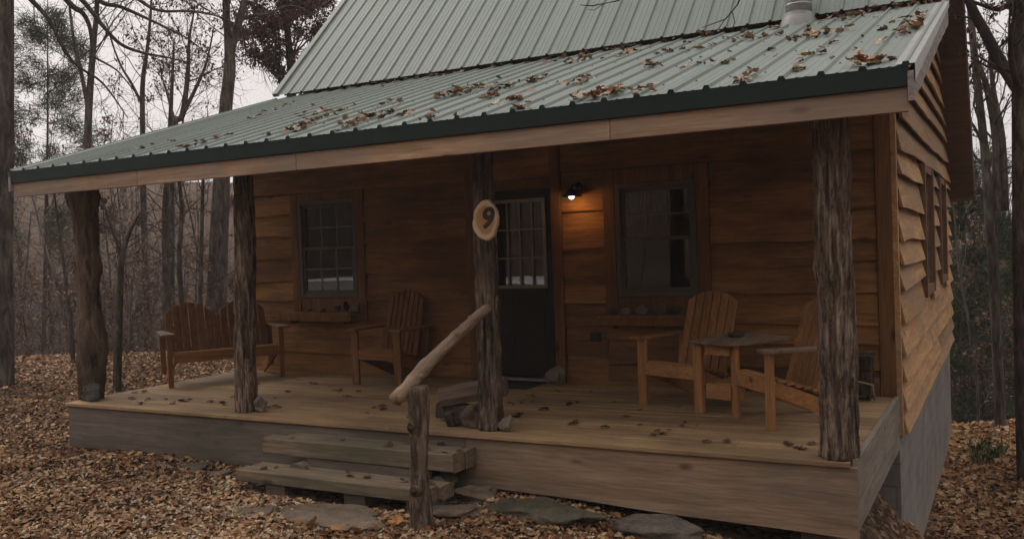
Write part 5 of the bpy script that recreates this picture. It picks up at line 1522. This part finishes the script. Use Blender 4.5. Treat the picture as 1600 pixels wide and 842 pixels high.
# far wood: hundreds of stems on the opposite slope and all round, one mass
def lite(seed, H, r, f, leaves, ns=4, nt=2, nl=9):
    t, b, lv = bare_tree(seed, H, r, f, nl, ns, nt, leaves=0)
    v, fcs = tubes_np(t + b, lambda r_: 5 if r_ > .05 else 3)
    rr_ = random.Random(seed)
    lf = foliage(rr_, b, leaves, .085) if leaves else None
    return v, fcs, lf
lites = [lite(60, 11, .085, .35, 0), lite(61, 9.5, .07, .3, 0), lite(62, 13, .10, .4, 0), lite(63, 6, .035, .12, 420, 5, 3), lite(64, 7, .04, .15, 520, 5, 3), lite(65, 4.0, .022, .08, 380, 5, 3), lite(66, 3.2, .018, .05, 330, 5, 3, 10), lite(67, 17, .17, .3, 900, 5, 3, 11)]
Vb, Fb, Vl, Fl = [], [], [], []; ob = ol = 0
def add_lite(k, b, rz, s):
    global ob, ol
    v, f_, lf = lites[k]; c, s_ = math.cos(rz), math.sin(rz); Rm = np.array([[c, -s_, 0], [s_, c, 0], [0, 0, 1]]) * s
    Vb.append(v @ Rm.T + np.array(tuple(b))); Fb.append(f_ + ob); ob += len(v)
    if lf is not None:
        Vl.append(lf[0] @ Rm.T + np.array(tuple(b))); Fl.append(lf[1] + ol); ol += len(lf[0])
rr = random.Random(8)
def far_spot(px0, px1, d0, d1): return base_at(rr.uniform(px0, px1), d0 + (d1 - d0) * rr.random() ** .8)
for i in range(210):
    add_lite(rr.choice((0, 0, 1, 1, 2)), far_spot(-260, 700, 34, 85), rr.uniform(0, 6.28), rr.uniform(.35, .75))
for i in range(950):
    add_lite(rr.choice((3, 4, 5, 5, 6, 6)), far_spot(-220, 560, 18.5, 62), rr.uniform(0, 6.28), rr.uniform(.6, 1.0))
for i in range(80):
    add_lite(rr.choice((0, 1, 1, 2)), far_spot(1440, 1800, 30, 80), rr.uniform(0, 6.28), rr.uniform(.6, 1.05))
for i in range(150):
    add_lite(rr.choice((3, 4, 5, 6, 6)), far_spot(1440, 1760, 19, 55), rr.uniform(0, 6.28), rr.uniform(.7, 1.15))
for i in range(640):   # woods behind and beside the photographer
    a = rr.uniform(0, 6.283); d = rr.uniform(18, 52); x, y = -3 + d * math.cos(a), 3 + d * math.sin(a)
    u = -.48 * x + .88 * y
    if u > 8 and not (x > 8): continue
    add_lite(rr.choice((0, 2, 4, 4, 7, 7, 7)), (x, y, ground_z(x, y)), rr.uniform(0, 6.28), rr.uniform(.8, 1.3))
far_m = np_mesh('far_woods', np.concatenate(Vb), np.concatenate(Fb), M['far_bark'])
tag(link(bpy.data.objects.new('far_woods', far_m)), 'dense leafless woods on the slopes around the cabin', 'woods', kind='stuff')
far_l = np_mesh('far_brush_leaves', np.concatenate(Vl), np.concatenate(Fl), M['tan'])
tag(link(bpy.data.objects.new('far_brush_leaves', far_l)), 'dull brown leaves still clinging to the brush in the woods', 'brush', kind='stuff')
# a few twigs lying in the leaves
for i, (px, py, L, lb) in enumerate(((60, 700, .55, 'forked grey twig lying in leaves left of the deck'), (170, 790, .42, 'short crooked twig in the leaf litter at the lower left'), (255, 770, .36, 'thin dark twig lying before the grey rim board'), (40, 640, .8, 'long thin twig lying near the far left trunk'), (585, 822, .25, 'small twig lying across the gravel by the newel post'))):
    p = on_z(px, py, -.47); g = ground_z(p.x, p.y); p = on_z(px, py, g + .02); q = random.Random(50 + i)
    a = q.uniform(0, 3.1); ln = branch(q, (0, 0, 0), (math.cos(a), math.sin(a), .02), L, .008, 6, wander=.18); ln2 = branch(q, ln[0][3], (math.cos(a + .7), math.sin(a + .7), .05), L * .4, .005, 4, wander=.2)
    for l_ in (ln, ln2):
        for k, v in enumerate(l_[0]): v.z = min(max(v.z, 0), .03)
    v, f_ = tubes_np([ln, ln2], lambda r_: 5); o_t = link(bpy.data.objects.new('fallen_twig', np_mesh('fallen_twig', v, f_, M['twigs']))); o_t.location = (p.x, p.y, ground_z(p.x, p.y) + .03); tag(o_t, lb, 'twig')
# small green weeds on the clay bank
for i, (px, py) in enumerate(((1556, 712), (1535, 722), (1530, 705))):
    z = -1.85
    for _ in range(4):
        p = on_z(px, py, z); z = ground_z(p.x, p.y)
    mb = MB(); q = random.Random(i)
    for k in range(46):
        a = q.uniform(0, 6.28); L = q.uniform(.10, .28); e = q.uniform(.4, 1.3); dv = Vector((math.cos(a) * math.cos(e), math.sin(a) * math.cos(e), math.sin(e))); sv = Vector((-math.sin(a), math.cos(a), 0)) * .014
        b = Vector((q.uniform(-.12, .12), q.uniform(-.12, .12), 0))
        mb.add([tuple(v) for v in (b - sv * .4, b + sv * .4, b + dv * L * .6 + sv, b + dv * L, b + dv * L * .6 - sv)], [(0, 1, 2, 3, 4)])
    w = mb.build('weed', M['weed'], None); w.location = (p.x, p.y, ground_z(p.x, p.y)); tag(w, ('green weed tuft nearest the right edge on the clay bank', 'low green weed tuft in the leaves below the clay', 'faint green weed tuft closest to the foundation')[i], 'weed')

# ------------------------------------------------------------------ pickup parked left of the camera (seen mirrored in the panes)
def pickup():
    g0 = ground_z(-9.5, 2.4)
    root = empty('pickup_truck', (-9.5, 2.3, g0)); tag(root, 'white pickup truck parked in the yard facing the cabin porch sideways', 'pickup')
    paint = plain('white_truck_paint', (.80, .80, .80), .25, spec=.5, var=.03); dark = plain('dark_truck_glass', (.01, .01, .012), .08); rub = plain('tyre_rubber', (.02, .02, .02), .9); chrome = plain('chrome', (.6, .6, .6), .2, .9)
    def side(poly, y0, y1, name, mat, inset=0):
        mb = MB(); mb.prism(poly, y0, y1); return mb.build(name, mat, root, False, .035)
    body = [(-2.8, .55), (-2.8, 1.38), (-.95, 1.40), (-.95, 1.15), (.95, 1.20), (2.25, 1.26), (2.62, 1.16), (2.78, .95), (2.80, .55)]
    # wheel arches cut as notches
    low = [(2.80, .55)]
    def arch(cx, r=.47): return [(cx + r * math.cos(a), .40 + r * math.sin(a)) for a in [math.acos(.15 / r) * 0 + t for t in np.linspace(.32, math.pi - .32, 10)]]
    poly = [(-2.8, .55), (-2.8, 1.38), (-.95, 1.40), (-.94, 1.20), (.95, 1.20), (1.2, 1.30), (2.25, 1.27), (2.62, 1.16), (2.78, .95), (2.80, .55)] + arch(1.85) + arch(-1.75)
    side(poly, -.95, .95, 'body', paint)
    cab = [(-.92, 1.22), (-.80, 1.86), (-.45, 1.92), (.35, 1.91), (1.02, 1.30), (1.0, 1.22)]
    side(cab, -.80, .80, 'cab', paint)
    for y in (-.815, .80): side([(-.78, 1.30), (-.70, 1.78), (-.10, 1.82), (-.10, 1.30)], y, y + .012, 'window', dark); side([(-.04, 1.30), (-.04, 1.82), (.30, 1.80), (.78, 1.32)], y, y + .012, 'window', dark)
    mb = MB(); mb.add([(1.03, -.72, 1.31), (1.03, .72, 1.31), (.40, .68, 1.89), (.40, -.68, 1.89)], [(0, 1, 2, 3)]); mb.build('windscreen', dark, root)
    for x in (-1.75, 1.85):
        for y in (-.83, .83):
            mb = MB(); mb.tube([(x, y - .12, .39), (x, y - .10, .39), (x, y + .10, .39), (x, y + .12, .39)], [.33, .39, .39, .33], 28); wl = mb.build('wheel', rub, root)
            mb = MB(); s = 1 if y > 0 else -1; mb.tube([(x, y + s * .121, .39), (x, y + s * .13, .39)], [.24, .18], 20); mb.build('rim', chrome, wl)
    mb = MB(); mb.box(2.80, 2.92, -.93, .93, .48, .70); mb.box(-2.92, -2.80, -.93, .93, .48, .68); mb.build('bumper', chrome, root, False, .02)
    for y in (-.85, .6): mb = MB(); mb.box(2.76, 2.79, y, y + .25, .88, 1.05); mb.build('headlight', chrome, root)
    for y in (-.94, .84): mb = MB(); mb.box(-2.815, -2.79, y, y + .1, .85, 1.25); mb.build('tail_light', plain('tail_red', (.3, .02, .02), .3), root)
pickup()

# ------------------------------------------------------------------ the faint winter haze between the trees
hz_m = bpy.data.materials.new('thin_haze'); hz_m.use_nodes = True; hn = hz_m.node_tree; hn.nodes.clear()
ho = hn.nodes.new('ShaderNodeOutputMaterial'); hv = hn.nodes.new('ShaderNodeVolumePrincipled')
hv.inputs['Color'].default_value = (.86, .83, .82, 1); hv.inputs['Density'].default_value = .0020; hn.links.new(hv.outputs[0], ho.inputs['Volume'])
zlo = float(GV[:, 2].min()) - 1.0
mb = MB(); mb.box(-175, 168, -165, 178, zlo, 52)
tag(mb.build('haze', hz_m, None), 'thin winter haze filling the air of the wooded hollow', 'haze', kind='stuff')

# ------------------------------------------------------------------ light
w = bpy.data.worlds.new('World'); sc.world = w; w.use_nodes = True
nt = w.node_tree; bg = nt.nodes['Background']
sky = N(nt, 'ShaderNodeTexSky'); sky.sky_type = 'NISHITA'; sky.sun_disc = False
SUN_EL, SUN_AZ = R(50), R(-75)     # azimuth measured clockwise from +Y
sky.sun_elevation = SUN_EL; sky.sun_rotation = SUN_AZ; sky.dust_density = 3.0; sky.ozone_density = 1.0
hs = N(nt, 'ShaderNodeHueSaturation'); hs.inputs['Saturation'].default_value = .04
nt.links.new(sky.outputs[0], hs.inputs['Color'])
# overcast veil: even grey cloud, brighter overhead
tc = N(nt, 'ShaderNodeTexCoord'); sp = N(nt, 'ShaderNodeSeparateXYZ'); nt.links.new(tc.outputs['Generated'], sp.inputs[0])
cr = ramp(nt, sp.outputs[2], [(0, (6.5, 6.1, 6.05)), (.3, (7.0, 6.55, 6.4)), (1, (11.6, 10.8, 10.2))])
nz = N(nt, 'ShaderNodeTexNoise', Scale=2.2, Detail=5.0); nt.links.new(tc.outputs['Generated'], nz.inputs['Vector'])
nr = ramp(nt, nz.outputs['Fac'], [(.32, (.86, .855, .87)), (.68, (1.06, 1.05, 1.04))])
cl = mixc(nt, 1.0, cr.outputs[0], nr.outputs[0], 'MULTIPLY')
fin = mixc(nt, .82, hs.outputs[0], cl)
nt.links.new(fin, bg.inputs['Color']); bg.inputs['Strength'].default_value = .128
sd = bpy.data.lights.new('sun', 'SUN'); sd.energy = .6; sd.angle = R(25); sd.color = (1, .92, .82)
so = link(bpy.data.objects.new('sun', sd))
dirv = Vector((math.sin(SUN_AZ) * math.cos(SUN_EL), math.cos(SUN_AZ) * math.cos(SUN_EL), math.sin(SUN_EL)))
so.rotation_euler = dirv.to_track_quat('Z', 'Y').to_euler()
vs_ = sc.view_settings; vs_.view_transform = 'Standard'; vs_.look = 'None'; vs_.gamma = 1; vs_.exposure = 0.30
sc.cycles.max_bounces = 6; sc.cycles.transparent_max_bounces = 8
sc.cycles.use_denoising = True
print('leaves', ncount[0], 'far verts', ob, ol)
